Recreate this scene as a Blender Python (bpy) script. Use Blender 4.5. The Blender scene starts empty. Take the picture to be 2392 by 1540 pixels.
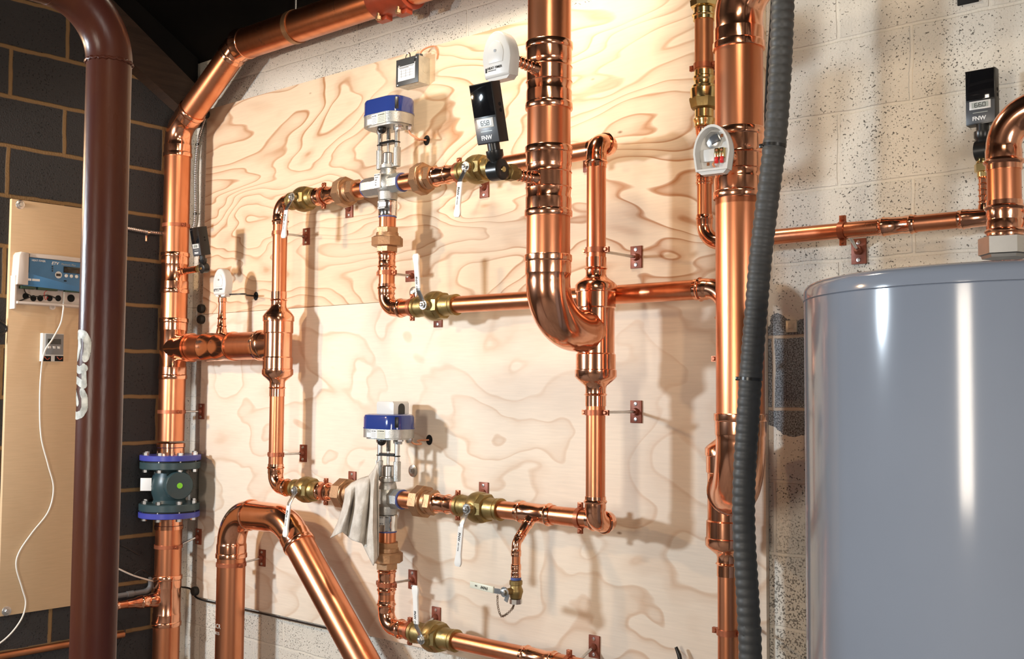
import bpy, bmesh, math, random
from mathutils import Vector, Matrix
from math import pi, sin, cos, tan, radians, sqrt, atan2, acos
random.seed(4)
S = bpy.context.scene
COL = S.collection
# ------------------------------------------------------------------ camera
FPX = 2547.4
YAW, PITCH, ROLL = radians(40.857), radians(3.1326), radians(.4037)
CF = Vector((-sin(YAW)*cos(PITCH), cos(YAW)*cos(PITCH), sin(PITCH)))
R0 = Vector((cos(YAW), sin(YAW), 0)); U0 = R0.cross(CF)
CR = R0*cos(ROLL) + U0*sin(ROLL); CU = U0*cos(ROLL) - R0*sin(ROLL)
CP = Vector((4.436, -2.836, 1.55))
cam = bpy.data.cameras.new('camera'); co = bpy.data.objects.new('camera', cam); COL.objects.link(co)
cam.sensor_width = 36; cam.lens = FPX/2392*36; cam.clip_start = .05
M = Matrix((CR, CU, -CF)).transposed().to_4x4(); M.translation = CP; co.matrix_world = M
S.camera = co
# ------------------------------------------------------------------ world, lights, exposure
W = bpy.data.worlds.new('world'); S.world = W; W.use_nodes = True
W.node_tree.nodes['Background'].inputs[0].default_value = (.5, .6, .75, 1)
W.node_tree.nodes['Background'].inputs[1].default_value = .3
S.view_settings.view_transform = 'Standard'; S.view_settings.look = 'None'
S.view_settings.exposure = -.18; S.view_settings.gamma = 1; S.view_settings.use_curve_mapping = False
def area(name, loc, tgt, sx, sy, watt, color):
    l = bpy.data.lights.new(name, 'AREA'); l.shape = 'RECTANGLE'; l.size = sx; l.size_y = sy; l.energy = watt; l.color = color
    o = bpy.data.objects.new(name, l); COL.objects.link(o); o.location = loc
    d = Vector(tgt)-Vector(loc); o.rotation_euler = d.to_track_quat('-Z', 'Z').to_euler(); return o
area('work_lamp', (.10, -3.35, 2.05), (1.9, 0, 1.6), .36, .18, 148, (.78, .90, 1))
area('warm_lamp', (.10, -2.15, 2.36), (1.2, 0, 1.6), .14, .08, 29, (1, .64, .34))
area('top_lamp', (2.30, -.72, 3.25), (2.25, 0, 2.3), .22, .22, 18, (1, .88, .68))
area('doorway_light', (3.03, -5.1, 1.55), (3.0, 0, 1.5), .5, 1.2, 72, (1, .88, .74))
area('side_fill', (6.15, -2.3, 1.7), (.6, -.2, 1.4), .8, 1.3, 70, (1, .93, .86))  # added fill from the right, there is no window here
area('overhead_fill', (4.6, -3.0, 3.6), (3.0, 0, 1.5), .9, .25, 24, (1, .84, .64))  # added soft fill from overhead, not a fitting of the room
# ------------------------------------------------------------------ measuring helpers: survey of the room from the photograph
def ray(px, py): return CF + CR*((px-1196)/FPX) - CU*((py-770)/FPX)
def B(px, py, d=0.):                       # point at distance d in front of the back wall panel
    r = ray(px, py); return CP + r*((-d-CP.y)/r.y)
def Lw(px, py, d=.02):                     # point at distance d from the left wall
    r = ray(px, py); return CP + r*((d-CP.x)/r.x)
def proj(p):
    v = Vector(p)-CP; z = v.dot(CF); return 1196+FPX*v.dot(CR)/z, 770-FPX*v.dot(CU)/z
def Zp(py, x, y):                          # height on a plumb line
    lo, hi = -2., 5.
    for _ in range(48):
        m = (lo+hi)/2
        if proj((x, y, m))[1] > py: lo = m
        else: hi = m
    return lo
def Xp(px, y, z):                          # x on a level line along the back wall
    lo, hi = -.5, 5.
    for _ in range(48):
        m = (lo+hi)/2
        if proj((m, y, z))[0] < px: lo = m
        else: hi = m
    return lo
# ------------------------------------------------------------------ materials
def mat(name, col, rough=.5, metal=0., noise=0., nscale=20., bump=0., bscale=80., spec=.5, coat=0., stretch=(1,1,1), col2=None):
    m = bpy.data.materials.new(name); m.use_nodes = True; nt = m.node_tree; b = nt.nodes['Principled BSDF']
    b.inputs['Base Color'].default_value = (*col, 1); b.inputs['Roughness'].default_value = rough
    b.inputs['Metallic'].default_value = metal; b.inputs['Specular IOR Level'].default_value = spec
    b.inputs['Coat Weight'].default_value = coat; b.inputs['Coat Roughness'].default_value = .06
    N = nt.nodes.new; Lk = nt.links.new
    tc = N('ShaderNodeTexCoord'); mp = N('ShaderNodeMapping'); mp.inputs['Scale'].default_value = stretch; Lk(tc.outputs['Object'], mp.inputs[0])
    if noise or col2:
        n = N('ShaderNodeTexNoise'); n.inputs['Scale'].default_value = nscale; n.inputs['Detail'].default_value = 4; Lk(mp.outputs[0], n.inputs[0])
        cr = N('ShaderNodeValToRGB'); cr.color_ramp.elements[0].position = .35; cr.color_ramp.elements[1].position = .65
        c2 = col2 if col2 else tuple(c*(1-noise) for c in col)
        cr.color_ramp.elements[0].color = (*c2, 1); cr.color_ramp.elements[1].color = (*col, 1)
        Lk(n.outputs[0], cr.inputs[0]); Lk(cr.outputs[0], b.inputs['Base Color'])
        mr = N('ShaderNodeMapRange'); mr.inputs[3].default_value = min(1, rough*1.35); mr.inputs[4].default_value = rough*.8
        Lk(n.outputs[0], mr.inputs[0]); Lk(mr.outputs[0], b.inputs['Roughness'])
    if bump:
        n2 = N('ShaderNodeTexNoise'); n2.inputs['Scale'].default_value = bscale; n2.inputs['Detail'].default_value = 3; Lk(mp.outputs[0], n2.inputs[0])
        bp = N('ShaderNodeBump'); bp.inputs['Strength'].default_value = bump; bp.inputs['Distance'].default_value = .004
        Lk(n2.outputs[0], bp.inputs['Height']); Lk(bp.outputs[0], b.inputs['Normal'])
    return m
MT = dict(
 pipe=mat('copper_tube', (.78,.315,.165), .28, 1, nscale=5, col2=(.65,.235,.11), stretch=(3,3,.7), bump=.03, bscale=30),
 fit=mat('polished_copper', (.93,.47,.295), .14, 1, nscale=8, col2=(.88,.405,.24), bump=.05, bscale=25),
 dull=mat('dull_copper', (.55,.24,.12), .38, 1, nscale=6, col2=(.42,.17,.08)),
 bronze=mat('cast_bronze', (.50,.29,.16), .42, .85, noise=.25, nscale=25, bump=.15, bscale=160),
 brass=mat('forged_brass', (.40,.285,.115), .40, .9, noise=.35, nscale=18, bump=.12, bscale=120),
 brassy=mat('bright_brass', (.78,.60,.28), .2, 1, noise=.15),
 steel=mat('zinc_steel', (.66,.66,.65), .28, 1, noise=.15, nscale=40),
 cast=mat('cast_stainless', (.52,.52,.50), .42, .9, noise=.12, nscale=60, bump=.2, bscale=260),
 chrome=mat('chrome', (.8,.8,.8), .1, 1),
 paintred=mat('red_oxide_bracket', (.27,.075,.04), .45, .3, noise=.3, nscale=40),
 clampcu=mat('copper_clad_clamp', (.50,.16,.08), .35, .7, noise=.25, nscale=30),
 wplastic=mat('white_plastic', (.66,.655,.635), .32),
 vinyl=mat('white_vinyl', (.82,.81,.78), .4),
 oldvinyl=mat('cream_vinyl', (.72,.72,.60), .4),
 bplastic=mat('black_plastic', (.012,.012,.012), .3),
 gplastic=mat('dark_grey_plastic', (.07,.075,.085), .35),
 gloss=mat('solar_glass', (.006,.006,.007), .06),
 lcd=mat('lcd_glass', (.42,.45,.42), .2),
 lcdoff=mat('dark_lcd', (.02,.02,.015), .12),
 ink=mat('black_ink', (.01,.01,.01), .6),
 white=mat('white_ink', (.85,.85,.85), .5),
 label=mat('paper_label', (.80,.80,.79), .5),
 yellabel=mat('pale_yellow_label', (.70,.69,.58), .5),
 blue=mat('blue_enamel', (.022,.045,.22), .12, coat=.6),
 flange=mat('blue_flange_paint', (.05,.06,.33), .3),
 green=mat('dark_green_paint', (.030,.058,.066), .33),
 lime=mat('lime_sticker', (.20,.62,.03), .5),
 ctl=mat('blue_panel', (.05,.18,.36), .4, noise=.12, nscale=15),
 beige=mat('grey_beige_plastic', (.60,.53,.48), .45),
 iron=mat('oxide_painted_iron', (.090,.029,.015), .28, .0, nscale=7, spec=.22, col2=(.066,.018,.013), stretch=(2,2,.6), bump=.08, bscale=60),
 stencil=mat('white_stencil_paint', (.68,.66,.58), .5, noise=.5, nscale=60),
 rubber=mat('black_rubber', (.015,.015,.014), .6),
 flex=mat('grey_flexible_conduit', (.052,.053,.053), .5, noise=.15, nscale=30),
 tank=mat('grey_enamel', (.235,.27,.335), .11, spec=.42, noise=.06, nscale=3),
 nut=mat('zinc_nut', (.62,.63,.63), .33, 1, noise=.15),
 rag=mat('grey_cotton', (.70,.65,.58), .95, nscale=22, col2=(.50,.45,.39), bump=.5, bscale=260),
 wire=mat('copper_cable', (.62,.26,.13), .45),
 wwire=mat('white_cable', (.72,.69,.63), .5),
 tape=mat('blue_thread_tape', (.06,.09,.28), .5),
 dark=mat('black_void', (.004,.004,.004), .9),
 galv=mat('galvanised_box', (.62,.58,.48), .4, .35, noise=.2, nscale=30),
 boxlid=mat('dark_grey_lid', (.07,.075,.078), .42, .3),
 red=mat('red_wire', (.65,.02,.02), .4),
 timber=mat('brown_timber', (.040,.019,.009), .7, nscale=6, col2=(.025,.012,.006), stretch=(1,1,8), bump=.3),
 unlit_black=mat('unlit_roof_black', (.006,.005,.0045), .9, nscale=3, col2=(.003,.003,.003), spec=.2),  # near-black colour stands in for a roof that gets no light
 orange=mat('orange_paint', (.38,.06,.025), .35, noise=.3),
 greypipe=mat('grey_pvc', (.14,.14,.14), .5),
 dustwall=mat('room_paint', (.58,.55,.52), .8, noise=.2, nscale=2),
 conc=mat('concrete_floor', (.22,.21,.20), .7, noise=.3, nscale=4),
)
def plymat(name, base, line, scale, freq, strength, seed):
    m = bpy.data.materials.new(name); m.use_nodes = True; nt = m.node_tree; b = nt.nodes['Principled BSDF']; N = nt.nodes.new; Lk = nt.links.new
    b.inputs['Roughness'].default_value = .55; b.inputs['Specular IOR Level'].default_value = .3
    tc = N('ShaderNodeTexCoord'); mp = N('ShaderNodeMapping'); mp.inputs['Scale'].default_value = scale; mp.inputs['Location'].default_value = seed
    Lk(tc.outputs['Object'], mp.inputs[0])
    n = N('ShaderNodeTexNoise'); n.inputs['Scale'].default_value = 1; n.inputs['Detail'].default_value = 3.2; n.inputs['Roughness'].default_value = .42
    n.inputs['Distortion'].default_value = .35; Lk(mp.outputs[0], n.inputs[0])
    mu = N('ShaderNodeMath'); mu.operation = 'MULTIPLY'; mu.inputs[1].default_value = freq; Lk(n.outputs[0], mu.inputs[0])
    fr = N('ShaderNodeMath'); fr.operation = 'FRACT'; Lk(mu.outputs[0], fr.inputs[0])
    cr = N('ShaderNodeValToRGB'); e = cr.color_ramp.elements
    e[0].position = 0; e[0].color = (0,0,0,1); e[1].position = .52; e[1].color = (.10,.10,.10,1)
    a = e.new(.80); a.color = (.42,.42,.42,1); a = e.new(.90); a.color = (1,1,1,1); a = e.new(.95); a.color = (.75,.75,.75,1); a = e.new(1.); a.color = (0,0,0,1)
    Lk(fr.outputs[0], cr.inputs[0])
    # patches where the grain shows more or less
    n3 = N('ShaderNodeTexNoise'); n3.inputs['Scale'].default_value = 1.6; Lk(tc.outputs['Object'], n3.inputs[0])
    r3 = N('ShaderNodeMapRange'); r3.inputs[1].default_value = .35; r3.inputs[2].default_value = .65; r3.inputs[3].default_value = strength*.35; r3.inputs[4].default_value = strength; Lk(n3.outputs[0], r3.inputs[0])
    m1 = N('ShaderNodeMath'); m1.operation = 'MULTIPLY'; Lk(cr.outputs[0], m1.inputs[0]); Lk(r3.outputs[0], m1.inputs[1])
    mx = N('ShaderNodeMix'); mx.data_type = 'RGBA'; mx.inputs[6].default_value = (*base, 1); mx.inputs[7].default_value = (*line, 1); Lk(m1.outputs[0], mx.inputs[0])
    mp2 = N('ShaderNodeMapping'); mp2.inputs['Scale'].default_value = (4, 4, 60); Lk(tc.outputs['Object'], mp2.inputs[0])
    n2 = N('ShaderNodeTexNoise'); n2.inputs['Scale'].default_value = 3; n2.inputs['Detail'].default_value = 3; Lk(mp2.outputs[0], n2.inputs[0])
    r2 = N('ShaderNodeMapRange'); r2.inputs[1].default_value = .3; r2.inputs[2].default_value = .7; r2.inputs[3].default_value = .95; r2.inputs[4].default_value = 1.02; Lk(n2.outputs[0], r2.inputs[0])
    mm = N('ShaderNodeMix'); mm.data_type = 'RGBA'; mm.blend_type = 'MULTIPLY'; mm.inputs[0].default_value = 1
    Lk(mx.outputs[2], mm.inputs[6]); Lk(r2.outputs[0], mm.inputs[7])
    # small dark knots
    vo = N('ShaderNodeTexVoronoi'); vo.inputs['Scale'].default_value = 2.6; mp4 = N('ShaderNodeMapping'); mp4.inputs['Scale'].default_value = (1,1,2.2); Lk(tc.outputs['Object'], mp4.inputs[0]); Lk(mp4.outputs[0], vo.inputs[0])
    rk = N('ShaderNodeMapRange'); rk.inputs[1].default_value = .012; rk.inputs[2].default_value = .035; rk.inputs[3].default_value = .8; rk.inputs[4].default_value = 0; Lk(vo.outputs['Distance'], rk.inputs[0])
    mk = N('ShaderNodeMix'); mk.data_type = 'RGBA'; Lk(rk.outputs[0], mk.inputs[0]); Lk(mm.outputs[2], mk.inputs[6]); mk.inputs[7].default_value = (.2,.09,.03,1)
    Lk(mk.outputs[2], b.inputs['Base Color'])
    return m
MT['ply1'] = plymat('pine_plywood_figured', (.83,.65,.46), (.44,.19,.07), (1.0,1.0,2.7), 19, 1.0, (3.1,0,1.7))
MT['ply2'] = plymat('pine_plywood_pale', (.84,.73,.60), (.54,.31,.16), (1.6,1.6,2.5), 10, .55, (9.3,0,4.4))
MT['ply3'] = plymat('birch_plywood_board', (.62,.44,.27), (.46,.28,.14), (4,1.4,1.0), 5, .4, (2,5,1))
def blockmat(name, base, mortar, row0, x0, bw, bh, vert_axis, msize, poresize, poredark, bare=False, offs=.5):
    """masonry seen flat: along = x for the back wall, y for the left wall"""
    m = bpy.data.materials.new(name); m.use_nodes = True; nt = m.node_tree; b = nt.nodes['Principled BSDF']; N = nt.nodes.new; Lk = nt.links.new
    b.inputs['Roughness'].default_value = .8; b.inputs['Specular IOR Level'].default_value = .25
    tc = N('ShaderNodeTexCoord'); sp = N('ShaderNodeSeparateXYZ'); Lk(tc.outputs['Object'], sp.inputs[0])
    def math(op, a, c):
        n = N('ShaderNodeMath'); n.operation = op
        for i, v in enumerate((a, c)):
            if isinstance(v, (int, float)): n.inputs[i].default_value = v
            else: Lk(v, n.inputs[i])
        return n.outputs[0]
    wob = N('ShaderNodeTexNoise'); wob.inputs['Scale'].default_value = 9; Lk(tc.outputs['Object'], wob.inputs[0])
    w = math('MULTIPLY', math('SUBTRACT', wob.outputs[0], .5), .012)
    u = math('ADD', math('SUBTRACT', sp.outputs[vert_axis], x0-20*bw), w); v = math('ADD', math('SUBTRACT', sp.outputs[2], row0-20*bh), w)
    cb = N('ShaderNodeCombineXYZ'); Lk(u, cb.inputs[0]); Lk(v, cb.inputs[1])
    br = N('ShaderNodeTexBrick'); br.inputs['Scale'].default_value = 1; br.inputs['Brick Width'].default_value = bw; br.inputs['Row Height'].default_value = bh
    br.inputs['Mortar Size'].default_value = msize; br.inputs['Mortar Smooth'].default_value = .5; br.offset = offs
    br.inputs['Color1'].default_value = (*base, 1); br.inputs['Color2'].default_value = (*[c*.86 for c in base], 1); br.inputs['Mortar'].default_value = (*mortar, 1)
    Lk(cb.outputs[0], br.inputs[0])
    # pores
    vo = N('ShaderNodeTexNoise'); vo.inputs['Scale'].default_value = poresize; vo.inputs['Detail'].default_value = 2; Lk(tc.outputs['Object'], vo.inputs[0])
    pn = N('ShaderNodeTexNoise'); pn.inputs['Scale'].default_value = 5; pn.inputs['Detail'].default_value = 2; Lk(tc.outputs['Object'], pn.inputs[0])
    thr = math('ADD', vo.outputs[0], math('MULTIPLY', math('SUBTRACT', pn.outputs[0], .5), .22))
    pr = N('ShaderNodeMapRange'); pr.inputs[1].default_value = .645; pr.inputs[2].default_value = .70; pr.inputs[3].default_value = 0; pr.inputs[4].default_value = 1; Lk(thr, pr.inputs[0])
    notm = math('SUBTRACT', 1, br.outputs['Fac'])
    pore = math('MULTIPLY', pr.outputs[0], notm)
    st = N('ShaderNodeTexNoise'); st.inputs['Scale'].default_value = 1.7; st.inputs['Detail'].default_value = 5; Lk(tc.outputs['Object'], st.inputs[0])
    sr = N('ShaderNodeMapRange'); sr.inputs[1].default_value = .3; sr.inputs[2].default_value = .7; sr.inputs[3].default_value = .88; sr.inputs[4].default_value = 1.06; Lk(st.outputs[0], sr.inputs[0])
    mm = N('ShaderNodeMix'); mm.data_type = 'RGBA'; mm.blend_type = 'MULTIPLY'; mm.inputs[0].default_value = 1; Lk(br.outputs['Color'], mm.inputs[6]); Lk(sr.outputs[0], mm.inputs[7])
    col = mm.outputs[2]
    if bare:   # bare grey block, where the paint stops behind the pipes and the tank
        gr = N('ShaderNodeTexNoise'); gr.inputs['Scale'].default_value = 260; Lk(tc.outputs['Object'], gr.inputs[0])
        gc = N('ShaderNodeValToRGB'); gc.color_ramp.elements[0].position = .38; gc.color_ramp.elements[1].position = .62
        gc.color_ramp.elements[0].color = (.07,.075,.08,1); gc.color_ramp.elements[1].color = (.30,.32,.34,1); Lk(gr.outputs[0], gc.inputs[0])
        gm = N('ShaderNodeMix'); gm.data_type = 'RGBA'; Lk(br.outputs['Fac'], gm.inputs[0]); Lk(gc.outputs[0], gm.inputs[6]); gm.inputs[7].default_value = (.44,.37,.30,1)
        en = N('ShaderNodeTexNoise'); en.inputs['Scale'].default_value = 7; en.inputs['Detail'].default_value = 5; Lk(tc.outputs['Object'], en.inputs[0])
        wz = math('MULTIPLY', math('SUBTRACT', en.outputs[0], .5), .28)
        dz = math('ABSOLUTE', math('SUBTRACT', sp.outputs[2], 1.60), 0); dx = math('ABSOLUTE', math('SUBTRACT', sp.outputs[0], 3.10), 0)
        s1 = math('LESS_THAN', math('ADD', dz, wz), .165); s2 = math('LESS_THAN', math('ADD', dx, wz), .19)
        mk = math('MULTIPLY', s1, s2)
        mb = N('ShaderNodeMix'); mb.data_type = 'RGBA'; Lk(mk, mb.inputs[0]); Lk(col, mb.inputs[6]); Lk(gm.outputs[2], mb.inputs[7]); col = mb.outputs[2]
        # lower right: thinly sprayed paint, many open pores
        lo = N('ShaderNodeMapRange'); lo.inputs[1].default_value = 1.25; lo.inputs[2].default_value = 1.0; lo.inputs[3].default_value = 0; lo.inputs[4].default_value = .8; Lk(sp.outputs[2], lo.inputs[0])
        p2 = N('ShaderNodeTexNoise'); p2.inputs['Scale'].default_value = 190; Lk(tc.outputs['Object'], p2.inputs[0])
        p2r = N('ShaderNodeMapRange'); p2r.inputs[1].default_value = .55; p2r.inputs[2].default_value = .60; Lk(p2.outputs[0], p2r.inputs[0])
        rgt = math('GREATER_THAN', sp.outputs[0], 2.5)
        pore = math('MAXIMUM', pore, math('MULTIPLY', math('MULTIPLY', p2r.outputs[0], lo.outputs[0]), math('MULTIPLY', rgt, notm)))
    mp = N('ShaderNodeMix'); mp.data_type = 'RGBA'; Lk(pore, mp.inputs[0]); Lk(col, mp.inputs[6]); mp.inputs[7].default_value = (*[c*poredark for c in base], 1)
    Lk(mp.outputs[2], b.inputs['Base Color'])
    h = math('SUBTRACT', math('MULTIPLY', br.outputs['Fac'], .8 if not bare else -.55), math('MULTIPLY', pore, 1.2))
    fine = N('ShaderNodeTexNoise'); fine.inputs['Scale'].default_value = 150; fine.inputs['Detail'].default_value = 2; Lk(tc.outputs['Object'], fine.inputs[0])
    h = math('ADD', h, math('MULTIPLY', fine.outputs[0], .5))
    bp = N('ShaderNodeBump'); bp.inputs['Strength'].default_value = .7; bp.inputs['Distance'].default_value = .006; Lk(h, bp.inputs['Height']); Lk(bp.outputs[0], b.inputs['Normal'])
    return m
MT['block'] = blockmat('painted_block', (.72,.675,.59), (.70,.655,.565), 2.5285, .52, .4064, .2057, 0, .006, 190, .16, bare=True)
MT['dblock'] = blockmat('dark_cinder_block', (.047,.046,.048), (.25,.155,.072), 2.7305, -.15, .47, .2045, 1, .011, 120, .4, offs=.5)
# ------------------------------------------------------------------ mesh helpers
def frame(d, up=None):
    d = Vector(d).normalized(); up = Vector(up) if up else (Vector((0,0,1)) if abs(d.z) < .9 else Vector((0,-1,0)))
    u = up.cross(d)
    if u.length < 1e-6: u = Vector((1,0,0)).cross(d)
    u.normalize(); return u, d.cross(u), d      # u, v, axis
class MB:
    def __init__(s): s.v = []; s.f = []
    def add(s, vs, fs):
        n = len(s.v); s.v += [Vector(q) for q in vs]; s.f += [tuple(i+n for i in f) for f in fs]; return s
    def sweep(s, pts, rad, seg=28, cap=True, phase=0., up=None):
        pts = [Vector(p) for p in pts]; n = len(pts); vs = []; fs = []
        T = []
        for i in range(n):
            a = pts[i]-pts[i-1] if i else None; b = pts[i+1]-pts[i] if i < n-1 else None
            if a is not None and a.length < 1e-7: a = T[-1].copy()
            if b is not None and b.length < 1e-7: b = None
            t = (a.normalized() if a is not None else Vector()) + (b.normalized() if b is not None else Vector())
            if t.length < 1e-6: t = T[-1].copy() if T else Vector((0,0,1))
            T.append(t.normalized())
        u, v, _ = frame(T[0], up)
        for i in range(n):
            if i:
                q = T[i-1].rotation_difference(T[i]); u = q @ u
            w = T[i].cross(u).normalized(); u = w.cross(T[i]).normalized()
            r = rad[i] if hasattr(rad, '__len__') else rad
            for k in range(seg):
                a = 2*pi*k/seg + phase; vs.append(pts[i] + u*(r*cos(a)) + w*(r*sin(a)))
        for i in range(n-1):
            for k in range(seg):
                k2 = (k+1) % seg; fs.append((i*seg+k, i*seg+k2, (i+1)*seg+k2, (i+1)*seg+k))
        if cap: fs.append(tuple(range(seg-1, -1, -1))); fs.append(tuple((n-1)*seg+k for k in range(seg)))
        return s.add(vs, fs)
    def lathe(s, p0, d, prof, seg=28, cap=True, phase=0., up=None):
        p0 = Vector(p0); u, v, d = frame(d, up); vs = []; fs = []; n = len(prof)
        for t, r in prof:
            for k in range(seg):
                a = 2*pi*k/seg+phase; vs.append(p0 + d*t + u*(r*cos(a)) + v*(r*sin(a)))
        for i in range(n-1):
            for k in range(seg):
                k2 = (k+1) % seg; fs.append((i*seg+k, i*seg+k2, (i+1)*seg+k2, (i+1)*seg+k))
        if cap: fs.append(tuple(range(seg-1, -1, -1))); fs.append(tuple((n-1)*seg+k for k in range(seg)))
        return s.add(vs, fs)
    def cyl(s, a, b, r, seg=20, phase=0., ch=0., up=None):
        a = Vector(a); b = Vector(b); l = (b-a).length
        pr = [(0,r),(l,r)] if not ch else [(0,r-ch),(ch,r),(l-ch,r),(l,r-ch)]
        return s.lathe(a, b-a, pr, seg, True, phase, up)
    def prism(s, poly, o, ux, uy, depth, ch=0.):
        """poly in (ux,uy), extruded along -normal for depth, front face chamfered by ch"""
        o = Vector(o); ux = Vector(ux).normalized(); uy = Vector(uy).normalized(); nz = ux.cross(uy)
        n = len(poly); cx = sum(p[0] for p in poly)/n; cy = sum(p[1] for p in poly)/n
        rings = []
        if ch:
            w = max(p[0] for p in poly)-min(p[0] for p in poly); h = max(p[1] for p in poly)-min(p[1] for p in poly)
            for q, dz in ((0., 0.), (.7, ch*.35), (1., ch)):
                sx = 1-2*ch*(1-q)/w; sy = 1-2*ch*(1-q)/h
                rings.append([o + ux*(cx+(p[0]-cx)*sx) + uy*(cy+(p[1]-cy)*sy) - nz*dz for p in poly])
        else: rings.append([o + ux*p[0] + uy*p[1] for p in poly])
        rings.append([o + ux*p[0] + uy*p[1] - nz*depth for p in poly])
        vs = [v for r in rings for v in r]; fs = [tuple(range(n))]
        for i in range(len(rings)-1):
            for k in range(n):
                k2 = (k+1) % n; fs.append((i*n+k, (i+1)*n+k, (i+1)*n+k2, i*n+k2))
        m = len(rings)-1; fs.append(tuple(m*n+k for k in range(n-1, -1, -1)))
        return s.add(vs, fs)
    def box(s, c, size, ux=(1,0,0), uy=(0,0,1), ch=.0):
        """box centred on c, size along ux, uy and the normal ux x uy"""
        w, h, d = size; ux = Vector(ux).normalized(); uy = Vector(uy).normalized(); nz = ux.cross(uy)
        return s.prism([(-w/2,-h/2),(w/2,-h/2),(w/2,h/2),(-w/2,h/2)], Vector(c)+nz*(d/2), ux, uy, d, ch)
    def torus(s, c, axis, R, r, seg=28, sub=10):
        u, v, d = frame(axis); c = Vector(c); vs = []; fs = []
        for i in range(seg):
            a = 2*pi*i/seg; e = u*cos(a)+v*sin(a)
            for k in range(sub):
                b = 2*pi*k/sub; vs.append(c + e*(R+r*cos(b)) + d*(r*sin(b)))
        for i in range(seg):
            for k in range(sub):
                fs.append((i*sub+k, ((i+1)%seg)*sub+k, ((i+1)%seg)*sub+(k+1)%sub, i*sub+(k+1)%sub))
        return s.add(vs, fs)
    def band(s, c, axis, r, w, t, seg=32):
        """open ring: hollow band of inner radius r"""
        u, v, d = frame(axis); c = Vector(c); vs = []; fs = []
        pr = [(-w/2, r), (-w/2, r+t), (w/2, r+t), (w/2, r)]
        for i in range(seg):
            a = 2*pi*i/seg; e = u*cos(a)+v*sin(a)
            for h, q in pr: vs.append(c + e*q + d*h)
        for i in range(seg):
            j = (i+1) % seg
            for k in range(4): fs.append((i*4+k, j*4+k, j*4+(k+1)%4, i*4+(k+1)%4))
        return s.add(vs, fs)
    def ball(s, c, r, seg=16, rg=10, sc=(1,1,1)):
        pr = [(-r*cos(pi*i/rg), max(r*sin(pi*i/rg), 1e-4)) for i in range(rg+1)]
        return s.lathe(c, (0,0,1), pr, seg)
    def build(s, name, m, parent=None, ang=38, origin=None):
        o0 = Vector(origin) if origin is not None else (parent.location.copy() if parent is not None and parent.type == 'EMPTY' else Vector())
        if parent is not None and 'org' in parent: o0 = Vector(parent['org'])
        me = bpy.data.meshes.new(name); me.from_pydata([tuple(q-o0) for q in s.v], [], s.f); me.validate(); me.update()
        bm = bmesh.new(); bm.from_mesh(me); bmesh.ops.recalc_face_normals(bm, faces=bm.faces); bm.to_mesh(me); bm.free()
        for p in me.polygons: p.use_smooth = True
        me.set_sharp_from_angle(angle=radians(ang))
        mm = MT[m] if isinstance(m, str) else m
        me.materials.append(mm); o = bpy.data.objects.new(name, me); COL.objects.link(o)
        if parent is not None: o.parent = parent
        else: o.location = o0
        ORG[o.name] = o0
        return o
ORG = {}
def sub(mb, name, m, parent, ang=38):
    """a sub-part: child of a mesh part whose vertices sit about the thing's base"""
    return mb.build(name, m, parent, ang, origin=ORG.get(parent.name, Vector()))
def tag(o, label, cat, group=None):
    o['label'] = label; o['category'] = cat
    if group: o['group'] = group
    return o
def thing(name, loc, label, cat, group=None):
    o = bpy.data.objects.new(name, None); COL.objects.link(o); o.location = loc; o.empty_display_size = .05
    return tag(o, label, cat, group)
def single(mb, name, m, label, cat, group=None, origin=None, ang=38):
    if origin is None:
        n = len(mb.v); lo = min(q.z for q in mb.v); origin = Vector((sum(q.x for q in mb.v)/n, sum(q.y for q in mb.v)/n, lo))
    return tag(mb.build(name, m, None, ang, origin), label, cat, group)
def struct(mb, name, m, ang=30):
    o = mb.build(name, m, None, ang, Vector()); o['kind'] = 'structure'; return o
def text(parent, s, o, ux, uy, h, m, name='lettering', align='LEFT', bold=0.):
    cu = bpy.data.curves.new(name, 'FONT'); cu.body = s; cu.size = h*1.38; cu.align_x = align; cu.extrude = .0002; cu.offset = bold*h
    ob = bpy.data.objects.new(name+'_tmp', cu); COL.objects.link(ob)
    me = bpy.data.meshes.new_from_object(ob.evaluated_get(bpy.context.evaluated_depsgraph_get()))
    bpy.data.objects.remove(ob); bpy.data.curves.remove(cu)
    ux = Vector(ux).normalized(); uy = Vector(uy).normalized(); nz = ux.cross(uy)
    base = Vector(o); org = parent.location if parent.type == 'EMPTY' else ORG.get(parent.name, Vector())
    for v in me.vertices: v.co = base + ux*v.co.x + uy*v.co.y + nz*(v.co.z+.0003) - org
    me.materials.clear(); me.materials.append(MT[m]); t = bpy.data.objects.new(name, me); COL.objects.link(t); t.parent = parent
    ORG[t.name] = Vector(org); return t
X, Y, Zx = Vector((1,0,0)), Vector((0,1,0)), Vector((0,0,1))
V3 = Vector
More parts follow.
